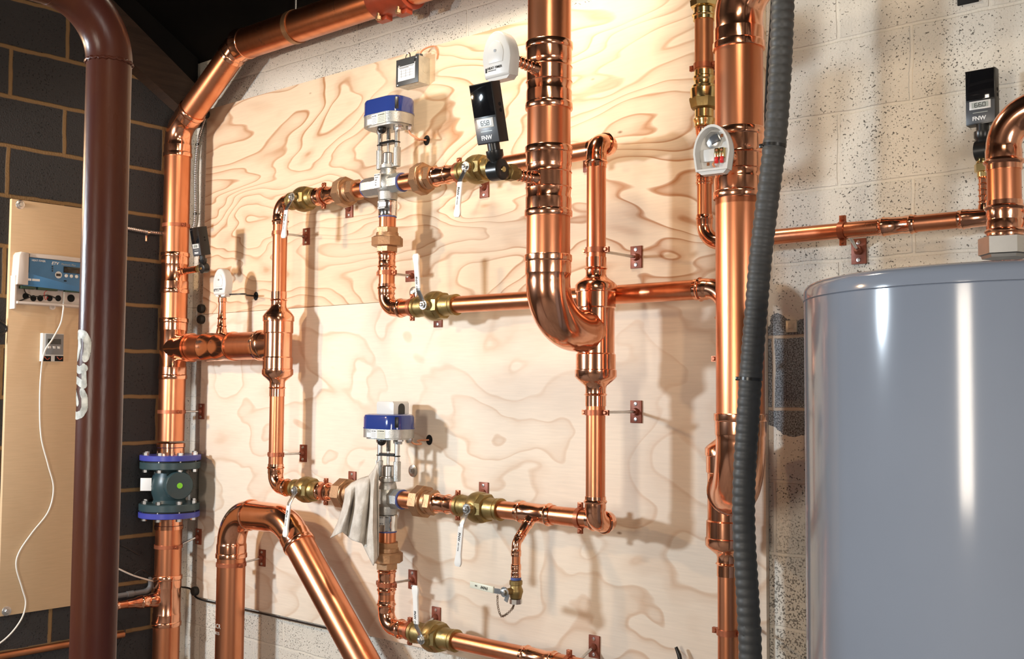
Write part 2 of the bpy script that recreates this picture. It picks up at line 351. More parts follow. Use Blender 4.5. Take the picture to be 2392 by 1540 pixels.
# ------------------------------------------------------------------ pipe helpers
def sock(r, big=False):
    """press-fit mouth: (distance from mouth, radius), last point is the fitting's body"""
    if big: return [(0,r*.9),(0,r+.0045),(.002,r+.006),(.016,r+.006),(.019,r+.0052),(.021,r+.0032),(.052,r+.0032),(.055,r+.0028),(.060,r+.0008)]
    k = r/.029
    return [(0,r*.9),(0,r+.0022),(.010*k,r+.0024),(.0125*k,r+.0048*k),(.0155*k,r+.0062*k),(.0185*k,r+.0048*k),(.021*k,r+.0024),(.036*k,r+.0026),(.040*k,r+.0012)]
def bend(mb, corner, din, dout, r, R, big=False, e0=0., e1=0., s0=True, s1=True, seg=32, n=14):
    """an elbow through `corner`; returns the two mouths"""
    c = V3(corner); a = V3(din).normalized(); b = V3(dout).normalized(); th = acos(max(-1, min(1, a.dot(b)))); T = R*tan(th/2)
    sk = sock(r, big); L = sk[-1][0]; rb = sk[-1][1]; P = []; Rr = []
    p0 = c - a*T
    if s0:
        for t, q in sk: P.append(p0 - a*(L+e0) + a*t); Rr.append(q)
        m0 = p0 - a*(L+e0)
    else: m0 = p0 - a*e0; P.append(m0); Rr.append(rb)
    nrm = (b - a*a.dot(b)).normalized(); o = p0 + nrm*R
    for i in range(n+1):
        f = th*i/n; P.append(o - nrm*(R*cos(f)) + a*(R*sin(f))); Rr.append(rb)
    p1 = c + b*T
    if s1:
        for t, q in reversed(sk): P.append(p1 + b*(L+e1) - b*t); Rr.append(q)
        m1 = p1 + b*(L+e1)
    else: m1 = p1 + b*e1; P.append(m1); Rr.append(rb)
    # drop coincident points
    Q, K = [P[0]], [Rr[0]]
    for p, q in zip(P[1:], Rr[1:]):
        if (p-Q[-1]).length < 1e-6:
            p = p + (p - c).normalized()*0
            if abs(q-K[-1]) < 1e-6: continue
            d = (a if (p-m0).length < (p-m1).length else b); p = Q[-1] + d*2e-4
        Q.append(p); K.append(q)
    mb.sweep(Q, K, seg); return m0, m1
def coup(mb, a, b, r, big=False, seg=32, mid=None):
    """a straight coupling from a to b with a press mouth at each end"""
    a = V3(a); b = V3(b); l = (b-a).length; sk = sock(r, big); k = min(1., l*.48/sk[-1][0])
    pr = [(t*k, q) for t, q in sk]
    if mid: pr += mid
    pr += [(l-t*k, q) for t, q in reversed(sk)]
    return mb.lathe(a, b-a, pr, seg)
def tube(a, b, r, seg=32): return MB().cyl(a, b, r, seg)
def smooth_path(pts, n=10):
    pts = [V3(p) for p in pts]; out = []
    for i in range(len(pts)-1):
        p0 = pts[max(i-1,0)]; p1 = pts[i]; p2 = pts[i+1]; p3 = pts[min(i+2,len(pts)-1)]
        for k in range(n):
            t = k/n
            out.append(.5*((2*p1) + (p2-p0)*t + (2*p0-5*p1+4*p2-p3)*t*t + (3*p1-p0-3*p2+p3)*t**3))
    out.append(pts[-1]); return out
# ================================================================== the room
WY = .0195                                     # masonry face behind the plywood
struct(MB().box((3.1, WY+.1, 2.1), (6.4, 4.4, .2)), 'wall_back', 'block')
struct(MB().box((-.1, -2.6, 2.1), (5.3, 4.4, .2), Y, Zx), 'wall_left', 'dblock')
struct(MB().box((6.3, -2.6, 2.1), (5.3, 4.4, .2), Y, Zx), 'wall_right', 'dustwall')
struct(MB().box((3.1, -5.3, 2.1), (6.6, 4.4, .2)), 'wall_front', 'dustwall')
struct(MB().box((3.1, -2.6, -.05), (6.6, 5.6, .1), X, Y), 'floor', 'conc')
RZ = 3.07
struct(MB().prism([(WY, RZ), (-1.9, RZ+1.13), (-5.25, RZ+1.13), (-5.25, RZ+1.25), (-1.8, RZ+1.25), (WY, RZ+.12)], (6.3, 0, 0), Y, Zx, 6.4), 'ceiling', 'unlit_black')
struct(MB().prism([(-.001, 2.757), (-1.6, 3.717), (-1.6, 3.99), (-.001, 2.921)], (.075, 0, 0), Y, Zx, .075), 'trim_1', 'timber')      # rafter on the left wall
struct(MB().prism([(-.001, 2.921), (-1.6, 3.99), (-1.6, 4.05), (-.001, 3.09)], (.03, 0, 0), Y, Zx, .03), 'shade_sheet', 'unlit_black')  # added black sheet, paints the darkness between rafter and roof

struct(MB().box((3.1, -1.80, 2.48+.15), (6.19, .30, .10)), 'shade_beam', 'timber')  # added unseen beam, shades the wall above the plywood from the work lamp
struct(MB().box((.0012, -.032, 1.5), (.10, 3.0, .0024), Y, Zx), 'trim_4', 'block')      # white paint lapped round the corner
# plywood backing panels
PX0, PX1, PZ0, PZ1, SEAM = .112, 2.942, .607, 2.829, 1.881
single(MB().box(((PX0+PX1)/2, .009, (SEAM+.0008+PZ1)/2), (PX1-PX0, PZ1-SEAM-.0008, .018), ch=.001), 'plywood_sheet', 'ply1', 'upper plywood sheet with bold swirling pine grain fixed to the painted block wall', 'plywood', origin=(1.5, .018, SEAM))
single(MB().box(((PX0+PX1)/2, .009, (SEAM-.0008+PZ0)/2), (PX1-PX0, SEAM-.0008-PZ0, .018), ch=.001), 'plywood_sheet', 'ply2', 'lower plywood sheet with pale faint grain below the thin seam', 'plywood', origin=(1.5, .018, PZ0))

# ================================================================== left wall: board, controller, cables
t0, t1 = -.842, -.40
single(MB().box((.010, (t0+t1)/2, (2.309+.630)/2), (t1-t0, 2.309-.630, .018), Y, Zx, ch=.0015), 'plywood_board', 'ply3', 'tall narrow birch plywood board on the dark block wall at the left', 'board', origin=(.010, -.6, .63))
def washer_bolt(p, n, lab, R=.021, m='steel', grp=None):
    t = thing('washer_bolt', p, lab, 'bolt', grp); p = V3(p); n = V3(n)
    MB().lathe(p, n, [(0,R),(.002,R),(.003,R-.002),(.003,.001)], 28).build('washer', m, t)
    MB().lathe(p+n*.003, n, [(0,.010),(.006,.010),(.008,.008),(.008,.001)], 6).build('bolt_head', m, t)
p = Lw(47, 478, .019); washer_bolt((.019, p.y, p.z), X, 'zinc washer bolt in top left corner of the narrow birch board', .019)
p = Lw(15, 1428, .019); washer_bolt((.019, p.y, p.z), X, 'grey washer bolt in bottom left corner of the narrow birch board', .019)
# -- controller
CD = .075
def cl(px, py, d=CD): q = Lw(px, py, d); return q.y, q.z
y0, zt = cl(40, 592); _, zb = cl(36, 709); y1 = y0+.375; zt += .007
ct = thing('boiler_controller', (.019, (y0+y1)/2, zb), 'blue faced heating controller with open wiring bay mounted on the birch board', 'controller')
z_split = cl(60, 667)[1]
MB().prism([(y0+.004,z_split+.002),(y0+.05,z_split+.002),(y0+.05,zt),(y0+.018,zt+.002),(y0+.010,zt-.01)], (CD,0,0), Y, Zx, CD-.019, ch=.004).build('end_cap', 'beige', ct)
MB().prism([(y0+.055,zt-.016),(y1,zt-.019),(y1,zt-.006),(y0+.30,zt-.001),(y0+.18,zt+.003),(y0+.055,zt+.001)], (CD-.004,0,0), Y, Zx, CD-.023, ch=.003).build('top_rail', 'beige', ct)
pan = MB().prism([(y0+.035,z_split),(y1,z_split-.012),(y1,zt-.020),(y0+.055,zt-.017),(y0+.055,z_split+.055),(y0+.035,z_split+.055)], (CD-.010,0,0), Y, Zx, CD-.030, ch=.0015).build('front_panel', 'ctl', ct)
bay = MB()
bay.box((.022, (y0+y1)/2, (z_split+zb)/2), (y1-y0-.01, z_split-zb, .006), Y, Zx)
bay.box((.045, (y0+y1)/2, zb+.006), (y1-y0-.02, .010, .05), Y, Zx, .002)
bay.box((.040, y0+.006, (z_split+zb)/2+.01), (.008, z_split-zb+.06, .042), Y, Zx, .002)
bay.box((.040, y1-.006, (z_split+zb)/2+.01), (.008, z_split-zb+.06, .042), Y, Zx, .002)
q = cl(128, 718); bay.lathe((.05, q[0], q[1]+.002), X, [(0,.012),(.008,.012),(.008,.006),(.004,.006)], 20)
bay.build('wiring_bay', 'beige', ct)
for px in (60, 78, 94, 116, 136, 166):
    q = cl(px, 697 if px > 64 else 692, .026); kk = .0125 if px < 150 else .016
    MB().lathe((.0255, q[0], q[1]), X, [(0,kk),(.0012,kk),(.0012,.001)], 24).build('cable_knockout', 'dark', ct)
for a, b in ((48, 82), (88, 134), (152, 200)):
    qa = cl(a, 671, .06); qb = cl(b, 674, .06)
    MB().box((.055, (qa[0]+qb[0])/2, z_split-.006), (qb[0]-qa[0], .012, .018), Y, Zx, .001).build('terminal_strip', mat('terminal_green', (.02,.055,.03), .5) if 'tg' not in MT else MT['tg'], ct)
    MT['tg'] = bpy.data.materials['terminal_green']
PF = CD-.0098                                    # front of the blue panel
qa = cl(149, 616, PF); qb = cl(149, 637, PF)
MB().box((PF+.001, qa[0]+.055, (zt-.041+qb[1])/2), (.110, zt-.041-qb[1], .003), Y, Zx, .0005).build('display', 'lcdoff', ct)
for px, py in ((154,644.5),(166,645.5),(178,646.5),(190,647.5),(202,648.5)):
    q = cl(px, py, PF); MB().lathe((PF, q[0], q[1]), X, [(0,.0075),(.004,.0072),(.0055,.005),(.0055,.0005)], 20).build('button', 'wplastic', ct)
q = cl(136, 642.5, PF); MB().lathe((PF, q[0], q[1]), X, [(0,.0145),(.003,.0145),(.003,.0115),(.0012,.0115),(.0012,.001)], 26).build('rocker_switch', 'wplastic', ct)
MB().box((PF+.002, q[0], q[1]), (.018, .010, .004), Y, Zx, .001).build('switch_rocker', 'bplastic', ct)
for py in (623, 628, 633):
    q = cl(122.5, py, PF); MB().lathe((PF, q[0], q[1]), X, [(0,.003),(.002,.0028),(.003,.001)], 12).build('indicator_light', 'lcdoff', ct)
q = cl(152.5, 656.5, PF); MB().box((PF+.0004, q[0], q[1]), (.011,.005,.001), Y, Zx).build('port', 'dark', ct)
for a, b, py in ((55, 73, 652.5), (75, 93, 654)):
    qa = cl(a, py, PF); qb = cl(b, py+.8, PF); MB().box((PF+.0003, (qa[0]+qb[0])/2, (qa[1]+qb[1])/2), (qb[0]-qa[0], .009, .0008), Y, Zx).build('sticker', 'label', ct)
q = cl(74, 607.5, PF); text(ct, '▮HEAT-TIMER'.replace('▮', ''), (PF, q[0], zt-.031), Y, Zx, .0075, 'white', bold=.02)
q = cl(122.5, 612.5, PF); text(ct, 'ETV', (PF, q[0]-.004, zt-.037), Y, Zx+Y*.25, .0125, 'white', bold=.03)
q = cl(148, 613, PF); text(ct, 'Platinum Plus', (PF, q[0]-.010, zt-.036), Y, Zx+Y*.3, .0085, 'lcd')
def cable(name, pts, r, m, label, cat='cable', seg=10, n=10, group=None, parent=None):
    P = smooth_path(pts, n); mb = MB().sweep(P, r, seg)
    if parent is not None: return mb.build(name, m, parent)
    return single(mb, name, m, label, cat, group)
cable('wire', [V3((.05,)+cl(56,672,.05)), V3((.04,)+cl(60,684,.04)), V3((.035,)+cl(72,692,.035)), V3((.034,)+cl(60,698,.034)), V3((.028,)+cl(46,703,.03))], .0022, 'bplastic', '', parent=ct)
cable('wire', [V3((.05,)+cl(116,676,.05)), V3((.04,)+cl(104,684,.04)), V3((.036,)+cl(106,700,.036)), V3((.034,)+cl(112,694,.034))], .0012, 'red', '', parent=ct)
cable('wire', [V3((.034,)+cl(72,692,.034)), V3((.04,)+cl(92,693,.04)), V3((.034,)+cl(112,690,.034)), V3((.03,)+cl(134,698,.03))], .0022, 'bplastic', '', parent=ct)
# -- small timer module
def c2(px, py, d=.045): return cl(px, py, d)
ya, za = c2(101, 778); yb, zb2 = c2(149, 844)
ya, zb2 = c2(99, 844)
tm = thing('timer_module', (.019, (ya+yb)/2, zb2), 'small grey timer module with three white buttons below the blue controller', 'timer')
MB().box((.030, (ya+yb)/2, (za+zb2)/2), (yb-ya, za-zb2, .022), Y, Zx, .003).build('housing', 'wplastic', tm)
zm = zb2+(za-zb2)*.22
MB().box((.043, (ya+yb)/2+.004, (za+zm)/2), (yb-ya-.014, za-zm-.006, .006), Y, Zx, .0015).build('face_plate', mat('mid_grey_plastic', (.20,.205,.21), .4), tm)
qa = c2(112, 792, .047); MB().box((.0465, qa[0]+.028, qa[1]-.010), (.056,.022,.002), Y, Zx).build('display', 'lcdoff', tm)
for px, py in ((115.5,811.5),(126.5,812),(137,812.5)):
    q = c2(px, py, .047); MB().box((.047, q[0], q[1]), (.012,.010,.004), Y, Zx, .0015).build('button', 'wplastic', tm)
for px in (109, 138):
    q = c2(px, 838, .042); MB().box((.0415, q[0], q[1]), (.036,.022,.002), Y, Zx, .0).build('wiring_port', 'dark', tm)
    cable('wire', [V3((.043, q[0]-.01, q[1]+.008)), V3((.047, q[0], q[1]-.004)), V3((.043, q[0]+.012, q[1]+.003))], .0018, 'orange', '', parent=tm)
# -- cables on the left wall
cable('sensor_cable', [V3((.045,)+cl(150,676,.045)), V3((.048,)+cl(149,705,.05)), V3((.085,)+cl(148,722,.085)), V3((.06,)+cl(142,755,.06)), V3((.058,)+cl(124,790,.058)), V3((.055,)+cl(104,822,.055)), V3((.03,)+cl(96,870,.03)), V3((.026,)+cl(93,940,.026)), V3((.026,)+cl(96,1020,.026)), V3((.027,)+cl(112,1085,.027)), V3((.026,)+cl(125,1140,.026)), V3((.026,)+cl(113,1195,.026)), V3((.026,)+cl(75,1245,.026)), V3((.026,)+cl(45,1290,.026)), V3((.026,)+cl(38,1325,.026)), V3((.026,)+cl(52,1375,.026)), V3((.026,)+cl(60,1410,.026)), V3((.03,)+cl(48,1450,.03)), V3((.03,)+cl(10,1495,.03)), V3((.03,)+cl(-60,1540,.03))], .0033, 'wwire', 'thin white cable hanging in curves down the birch board from the controller')
def ribbed(pts, r, pitch, amp, n=14):
    P = smooth_path(pts, n); L = [0.]
    for a, b in zip(P, P[1:]): L.append(L[-1]+(b-a).length)
    N = int(L[-1]/pitch*6); Q = []; R_ = []; j = 0
    for i in range(N+1):
        s = L[-1]*i/N
        while j < len(L)-2 and L[j+1] < s: j += 1
        f = (s-L[j])/max(L[j+1]-L[j], 1e-9); Q.append(P[j].lerp(P[j+1], f))
        R_.append(r*(1+amp*(abs(sin(pi*s/pitch))*2-1)))
    return Q, R_
Q, R_ = ribbed([V3((.014,)+cl(240,522,.014)), V3((.014,)+cl(300,533.5,.014)), V3((.014,)+cl(340,541,.014)), V3((.014,)+cl(392,547,.014))], .0095, .009, .08)
fc = thing('flexible_metal_conduit', (.014,)+cl(345,545,.014), 'thin silver flexible conduit strapped across the dark block wall', 'conduit')
MB().sweep(Q, R_, 14).build('armour', 'steel', fc)
q = cl(345, 543, .014); MB().band((.014, q[0], q[1]), Y, .0098, .012, .002, 20).build('strap', 'steel', fc)
MB().box((.003, q[0], q[1]-.024), (.012,.03,.003), Y, Zx, .0005).build('strap_tab', 'steel', fc)
a = V3((.02,)+cl(225,1401,.02)); b = V3((.02,)+cl(352,1380,.02))
gp = thing('plastic_conduit', a, 'short grey plastic conduit bent upward behind the iron pipe near the floor', 'conduit')
mb = MB(); m0, m1 = bend(mb, b, b-a, Zx, .011, .03, s0=False, s1=False, e1=.03, seg=16); mb.build('bend', 'greypipe', gp)
tube(a, m0, .011, 18).build('pipe', 'greypipe', gp); MB().cyl(a.lerp(b,.55), a.lerp(b,.67), .0135, 18).build('coupling', 'greypipe', gp)
cable('white_wire', [V3((.03,)+cl(225,1305,.03)), V3((.03,)+cl(272,1327,.03)), V3((.03,)+cl(315,1346,.03)), V3((.03,)+cl(366,1360,.03))], .0038, 'wwire', 'short white cable sagging behind the iron pipe above the small copper branch')
cable('black_wire', [V3((.03,)+cl(230,1262,.03)), V3((.03,)+cl(285,1276,.03)), V3((.03,)+cl(322,1296,.03))], .0028, 'bplastic', 'black cable end poking from behind the iron pipe on the dark wall')
cable('black_wire', [V3((.034,)+cl(312,1343,.034)), V3((.045,)+cl(330,1332,.045)), V3((.045,)+cl(348,1342,.045)), V3((.035,)+cl(362,1356,.035))], .0028, 'bplastic', 'black cable looping over the short white cable beside the corner riser')
cable('black_wire', [V3((.03,)+cl(240,1440,.03)), V3((.03,)+cl(275,1450,.03)), V3((.03,)+cl(292,1475,.03)), V3((.03,)+cl(276,1510,.03)), V3((.03,)+cl(262,1545,.03))], .0024, 'bplastic', 'thin black cable curling down the wall at the bottom left corner')
cable('black_wire', [V3((.02,)+cl(-60,735,.02)), V3((.02,)+cl(0,752,.02)), V3((.02,)+cl(12,775,.02)), V3((.02,)+cl(-50,790,.02))], .005, 'bplastic', 'black cable loop at the left edge beside the birch board')
a = V3((.024,)+cl(-40,1541,.024)); b = V3((.024, -.30, a.z))
single(tube(a, b, .0145, 20), 'copper_pipe', 'dull', 'slim dull copper pipe along the dark wall at bottom left', 'pipe')
# -- painted iron pipe in the foreground
IX, IY, IR = 2.311, -1.682, .0455
zw = Zp(148, IX, IY); RB = .135
ip = thing('iron_pipe', (IX, IY, 0), 'dark red painted iron pipe standing in the left foreground with an elbow', 'pipe')
tube((IX,IY,0), (IX,IY,zw), IR, 48).build('pipe', 'iron', ip)
mb = MB(); c = V3((IX,IY,zw+RB)); _, m1 = bend(mb, c, Zx, -Y, IR, RB, s0=False, s1=False, seg=48, n=24); mb.build('elbow', 'iron', ip)
tube(m1, (IX,-5.19,c.z), IR, 48).build('arm', 'iron', ip)
mb = MB(); N = 60; P = [V3((IX+(IR+.0005)*cos(2*pi*k/N), IY+(IR+.0005)*sin(2*pi*k/N), zw+.0015*sin(k*2.3))) for k in range(N+1)]
mb.sweep(P, [.0028+.0012*abs(sin(k*1.7)) for k in range(N+1)], 8); mb.build('weld_bead', 'iron', ip)
# stencilled letters, brushed around the left flank of the pipe
va = (CP-V3((IX,IY,CP.z))); va = atan2(va.y, va.x)            # azimuth of the viewer's side
def wrap(poly, z0, R, name):
    mb = MB(); n = len(poly); r0 = R+.0006
    for k in range(0, n, 4):
        vs = []
        for a, h in poly[k:k+4]: vs.append((IX+r0*cos(va+a), IY+r0*sin(va+a), z0+h))
        mb.add(vs, [(0,1,2,3)])
    return mb.build(name, 'stencil', ip)
def stroke(pts, w, closed=False):
    w *= 1.45
    """brush stroke in (angle, height) as short quads"""
    out = []
    Q = []
    for (a, h), (a2, h2) in zip(pts, pts[1:]):
        for k in range(4): Q.append((a+(a2-a)*k/4, h+(h2-h)*k/4))
    Q.append(pts[-1])
    for (a, h), (a2, h2) in zip(Q, Q[1:]):
        da, dh = (a2-a)*IR, h2-h; l = sqrt(da*da+dh*dh) or 1; na, nh = -dh/l*w/2, da/l*w/2
        out += [(a+na/IR, h+nh), (a2+na/IR, h2+nh), (a2-na/IR, h2-nh), (a-na/IR, h-nh)]
    for a, h in Q:
        for o in (0, pi/8, pi/4, 3*pi/8): out += [(a+w*.5*cos(o+pi/2*k)/IR, h+w*.5*sin(o+pi/2*k)) for k in range(4)]
    return out
zz = [Zp(y, IX, IY) for y in (812, 882, 942)]
# angles: negative = towards the left edge as seen
wrap(stroke([(-1.62,.022),(-1.2,.027),(-.80,.024),(-.62,.010),(-.63,-.012),(-.72,-.024)], .012) + stroke([(-1.2,.027),(-1.15,.0),(-1.35,-.022),(-1.6,-.026)], .010), zz[0], IR, 'stencil_letter')
wrap(stroke([(-1.62,.020),(-1.1,.014),(-.72,.018)], .011) + stroke([(-.80,.022),(-.74,-.012),(-.78,-.018)], .009) + stroke([(-1.62,-.004),(-1.2,-.008),(-.74,-.016)], .011), zz[1], IR, 'stencil_letter')
wrap(stroke([(-1.62,.024),(-1.35,.014),(-1.2,.0)], .010) + stroke([(-.86,.024),(-.70,.012),(-.68,-.010),(-.85,-.022),(-1.2,-.026),(-1.62,-.024)], .011), zz[2], IR, 'stencil_letter')
# ================================================================== fittings as things
def clamp(label, c, axis, r, lug, wall=0., turn=False, rod=True, plate=(.042,.070), poff=(0,0)):
    """split ring clamp: ring with two bolted ears, threaded rod and screwed base plate"""
    c = V3(c); axis = V3(axis).normalized(); lug = V3(lug).normalized(); t = thing('pipe_clamp', (c.x, wall, c.z), label, 'pipe clamp', 'copper clad pipe clamps')
    rg = MB().band(c, axis, r+.0004, .016, .0032, 36).build('ring', 'clampcu', t)
    n = axis.cross(lug)
    for s in (1, -1):
        e = c + lug*s*(r+.010)
        mb = MB(); mb.box(e - Y*.004, (.016, .018, .0035), axis, lug, .0006); mb.box(e + Y*.002, (.016, .018, .0035), axis, lug, .0006); mb.build('ear', 'clampcu', t)
        h = e - Y*.007; MB().lathe(h+Y*.002, -Y, [(0,.006),(.004,.0058),(.006,.004),(.006,.0005)], 14).build('screw', 'clampcu', t)
    if rod:
        y = wall-.006; a = c + Y*(r+.003); q = V3((c.x+poff[0], y, c.z+poff[1]))
        MB().cyl(a, q, .0046, 14).build('rod', 'steel', t)
        MB().lathe(q, a-q, [(0,.012),(.010,.0105),(.012,.0095),(.012,.003)], 18).build('socket', 'paintred', t)
        w, h = plate
        if turn: w, h = h, w
        MB().box((q.x, wall-.003, q.z), (w, h, .006), X, Zx, .0012).build('base_plate', 'paintred', t)
        for s in (1, -1):
            sp = V3((q.x+(s*.024 if turn else 0), wall-.006, q.z+(0 if turn else s*.024)))
            MB().lathe(sp, -Y, [(0,.0062),(.0018,.0055),(.0022,.003),(.0014,.002),(.0014,.0003)], 16).build('screw', 'steel', t)
    return t
def ball_valve(label, c, ax, r, hdir, L=.16, hl=.17, tilt=0., text_s='FNW', flip=1, front=None):
    """two piece brass ball valve, stem towards the room, lever with vinyl sleeve along hdir"""
    c = V3(c); ax = V3(ax).normalized(); fr = V3(front) if front else -Y; h = V3(hdir).normalized()
    t = thing('ball_valve', c, label, 'valve', 'brass lever ball valves'); k = r/.029
    pr = [(-L/2, r+.002),(-L/2, r+.007),(-L/2+.012, r+.007),(-L/2+.014, r+.003),(-L/2+.020, r+.003),(-L/2+.022, r+.006),(-L/2+.026, r+.006),(-L/2+.030, r+.004),
          (-.035, r+.007),(-.024, r+.018*k),(-.008, r+.022*k),(.012, r+.021*k),(.020, r+.018*k)]
    mb = MB().lathe(c, ax, pr, 32)
    mb.lathe(c, fr, [(0, .020*k),(r+.018*k, .017*k),(r+.026*k, .013*k),(r+.026*k, .001)], 20)
    mb.build('body', 'brass', t)
    e = MB().lathe(c+ax*.018, ax, [(0, r+.020*k),(.004, r+.020*k),(.020, r+.017*k),(.021, r+.008)], 8, phase=pi/8)
    e.lathe(c+ax*.036, ax, [(0, r+.008),(L/2-.060, r+.004),(L/2-.058, r+.006),(L/2-.052, r+.006),(L/2-.050, r+.003),(L/2-.047, r+.007),(L/2-.036, r+.007),(L/2-.036, r)], 32)
    e.build('end_cap', 'brass', t)
    hub = c + fr*(r+.030*k)
    lv = MB(); u = h; w = fr.cross(h).normalized()
    lv.prism([(.017*cos(a), .017*sin(a)) for a in [2*pi*i/14 for i in range(14)]], hub+fr*.004, h, w, .004)
    out = h*.040 + fr*.024
    a0 = hub + h*.008; a1 = a0 + out; a2 = hub + h*hl + fr*.032 + w*tilt
    def strap(p, q, wd, th):
        d = (q-p).normalized(); sd = w; nn = d.cross(sd).normalized()
        lv.box((p+q)/2, ((q-p).length+.002, wd, th), d, sd, .0008)
    strap(a0, a1, .020, .0035); strap(a1, a1.lerp(a2, .9), .018, .0035)
    lever = lv.build('lever', 'steel', t)
    sv = MB(); d = (a2-a1).normalized(); nn = d.cross(w)
    n = 16; P = [a1.lerp(a2, .06+.94*i/n) for i in range(n+1)]
    vs = []; fs = []; sg = 12
    for i, p in enumerate(P):
        f = i/n; wd = (.0115 if f < .72 else .0115+.004*sin((f-.72)/.28*pi*.8)); th = .0042+.001*f
        if i == n: wd *= .75; th *= .6
        for q in range(sg):
            a = 2*pi*q/sg; ca, sa = cos(a), sin(a)
            vs.append(p + w*(wd*math.copysign(abs(ca)**.6, ca)) + nn*(th*math.copysign(abs(sa)**.6, sa)))
    for i in range(n):
        for q in range(sg): fs.append((i*sg+q, i*sg+(q+1)%sg, (i+1)*sg+(q+1)%sg, (i+1)*sg+q))
    fs += [tuple(range(sg)), tuple(n*sg+q for q in range(sg-1,-1,-1))]
    sv.add(vs, fs); s = sub(sv, 'sleeve', 'vinyl' if flip != 2 else 'oldvinyl', lever)
    MB().lathe(hub+fr*.001, fr, [(0,.0125),(.009,.0125),(.010,.0115),(.010,.001)], 6).build('stem_nut', 'steel', t)
    MB().lathe(hub+fr*.010, fr, [(0,.0065),(.006,.0065),(.007,.005),(.007,.0005)], 14).build('stem', 'steel', t)
    tp = a1.lerp(a2, .20); nf = nn if nn.dot(fr) > 0 else -nn
    tx = d; ty = nf.cross(tx)
    if flip == 2: tx = -d; ty = nf.cross(tx); tp = a1.lerp(a2, .46)
    if flip == -1: tx = -d; ty = nf.cross(tx); tp = a1.lerp(a2, .38)
    text(s, text_s, tp + nf*.0049 - ty*.0048, tx, ty, .0088, 'ink', bold=.03)
    text(s, '600 WOG', tp + nf*.0049 + tx*.033 - ty*.003, tx, ty, .0045, 'ink')
    return t
def union(label, p, ax, r, l0, big=.030, l1=.030, tapeend=None):
    """three part bronze union: tail hex, big nut, tail hex"""
    p = V3(p); ax = V3(ax).normalized(); t = thing('pipe_union', p, label, 'pipe union', 'cast bronze unions')
    R1 = r+.013; R2 = r+.029
    MB().lathe(p, ax, [(0,r+.004),(.002,R1),(l0-.002,R1),(l0,R1-.002)], 6, phase=.3).build('tail_hex', 'bronze', t)
    MB().lathe(p+ax*l0, ax, [(0,R2-.003),(.002,R2),(big-.002,R2),(big,R2-.002)], 8, phase=.2).build('union_nut', 'bronze', t)
    mb = MB().lathe(p+ax*(l0+big), ax, [(0,R2-.006),(.003,R2-.007),(.004,R1),(l1*.45,R1-.001)], 28)
    mb.lathe(p+ax*(l0+big+l1*.4), ax, [(0,R1-.004),(.002,R1+.002),(l1*.6-.002,R1+.002),(l1*.6,R1-.002)], 6, phase=.3); mb.build('tail_hex', 'bronze', t)
    return t
def nipple(label, a, b, r, m='pipe', collar=None, grp='short copper pipe pieces'):
    t = thing('pipe_nipple', a, label, 'pipe', grp); tube(a, b, r).build('pipe', m, t)
    if collar:
        a = V3(a); b = V3(b); d = (b-a).normalized(); p = b if collar > 0 else a
        MB().lathe(p-d*.006, d, [(0,r+.001),(.002,r+.004),(.010,r+.004),(.012,r+.001)], 28).build('thread_tape', 'tape', t)
    return t
def coupling(label, a, b, r, extra=None):
    t = thing('pipe_coupling', a, label, 'pipe coupling', 'press fit copper couplings')
    l = (V3(b)-V3(a)).length; bd = lambda f: [(l*f-.0035, r+.0026), (l*f-.0012, r+.0050), (l*f+.0012, r+.0050), (l*f+.0035, r+.0026)]
    coup(MB(), a, b, r, mid=bd(.5)).build('sleeve', 'fit', t); return t

# ================================================================== corner riser
RX, RY, RR = .105, -.142, .0575
def zr(py): return Zp(py, RX, RY)
PT = V3((0, -.125, 0)); hz = B(740, 46, .125).z; hx = Xp(556, -.125, hz)
P2 = V3((hx, -.125, hz)); P1 = V3((RX, RY, zr(305)))
rt = thing('copper_riser', (RX, RY, zr(1057)), 'tall wide copper riser in the left corner above the blue flanged valve', 'pipe')
mb = MB(); D1 = (P2-P1).normalized(); m0, m1 = bend(mb, P1, Zx, D1, RR, .10, big=True, e0=.012, e1=.02); mb.build('elbow', 'fit', rt)
mb = MB(); n0, n1 = bend(mb, P2, D1, X, RR-.002, .07, big=True, e0=-.02, e1=-.02); mb.build('elbow', 'fit', rt)
tube(m1-D1*.03, n0+D1*.03, RR).build('pipe', 'pipe', rt)
tube((RX,RY,zr(596)), m0+Zx*.03, RR).build('pipe', 'pipe', rt)
tube(n1-X*.035, (Xp(884,-.125,hz),-.125,hz), RR+.007).build('pipe', 'pipe', rt)
MB().lathe(n1-X*.045, X, [(0,RR),(0,RR+.008),(.002,RR+.0125),(.010,RR+.0125),(.016,RR+.010),(.050,RR+.0095),(.052,RR+.006)], 44).build('reducer', 'fit', rt)
coup(MB(), (RX,RY,zr(686)), (RX,RY,zr(591)), RR, True).build('coupling', 'fit', rt)
tube((RX,RY,zr(760)), (RX,RY,zr(680)), RR).build('pipe', 'pipe', rt)
zt0, zt1 = zr(886), zr(744); zc = zr(818)
mb = coup(MB(), (RX,RY,zt0), (RX,RY,zt1), RR, True)
HX1 = .852; HY = -.132; HZ = 1.722
mb.lathe((RX,RY,HZ), X, [(0,RR),(.06,RR+.001),(.085,RR+.001),(.09,RR+.003),(.13,RR+.003),(.133,RR+.006),(.150,RR+.006),(.150,RR-.002)], 36); mb.build('tee', 'fit', rt)
tube((RX,RY,zr(1030)), (RX,RY,zt0+.02), RR).build('pipe', 'pipe', rt)
mb = MB(); zf = zr(1062); mb.lathe((RX,RY,zf), Zx, [(0,RR+.002),(.03,RR+.002),(.033,RR+.0045),(.05,RR+.0045),(.052,RR-.002)], 36); mb.build('flange_adapter', 'fit', rt)
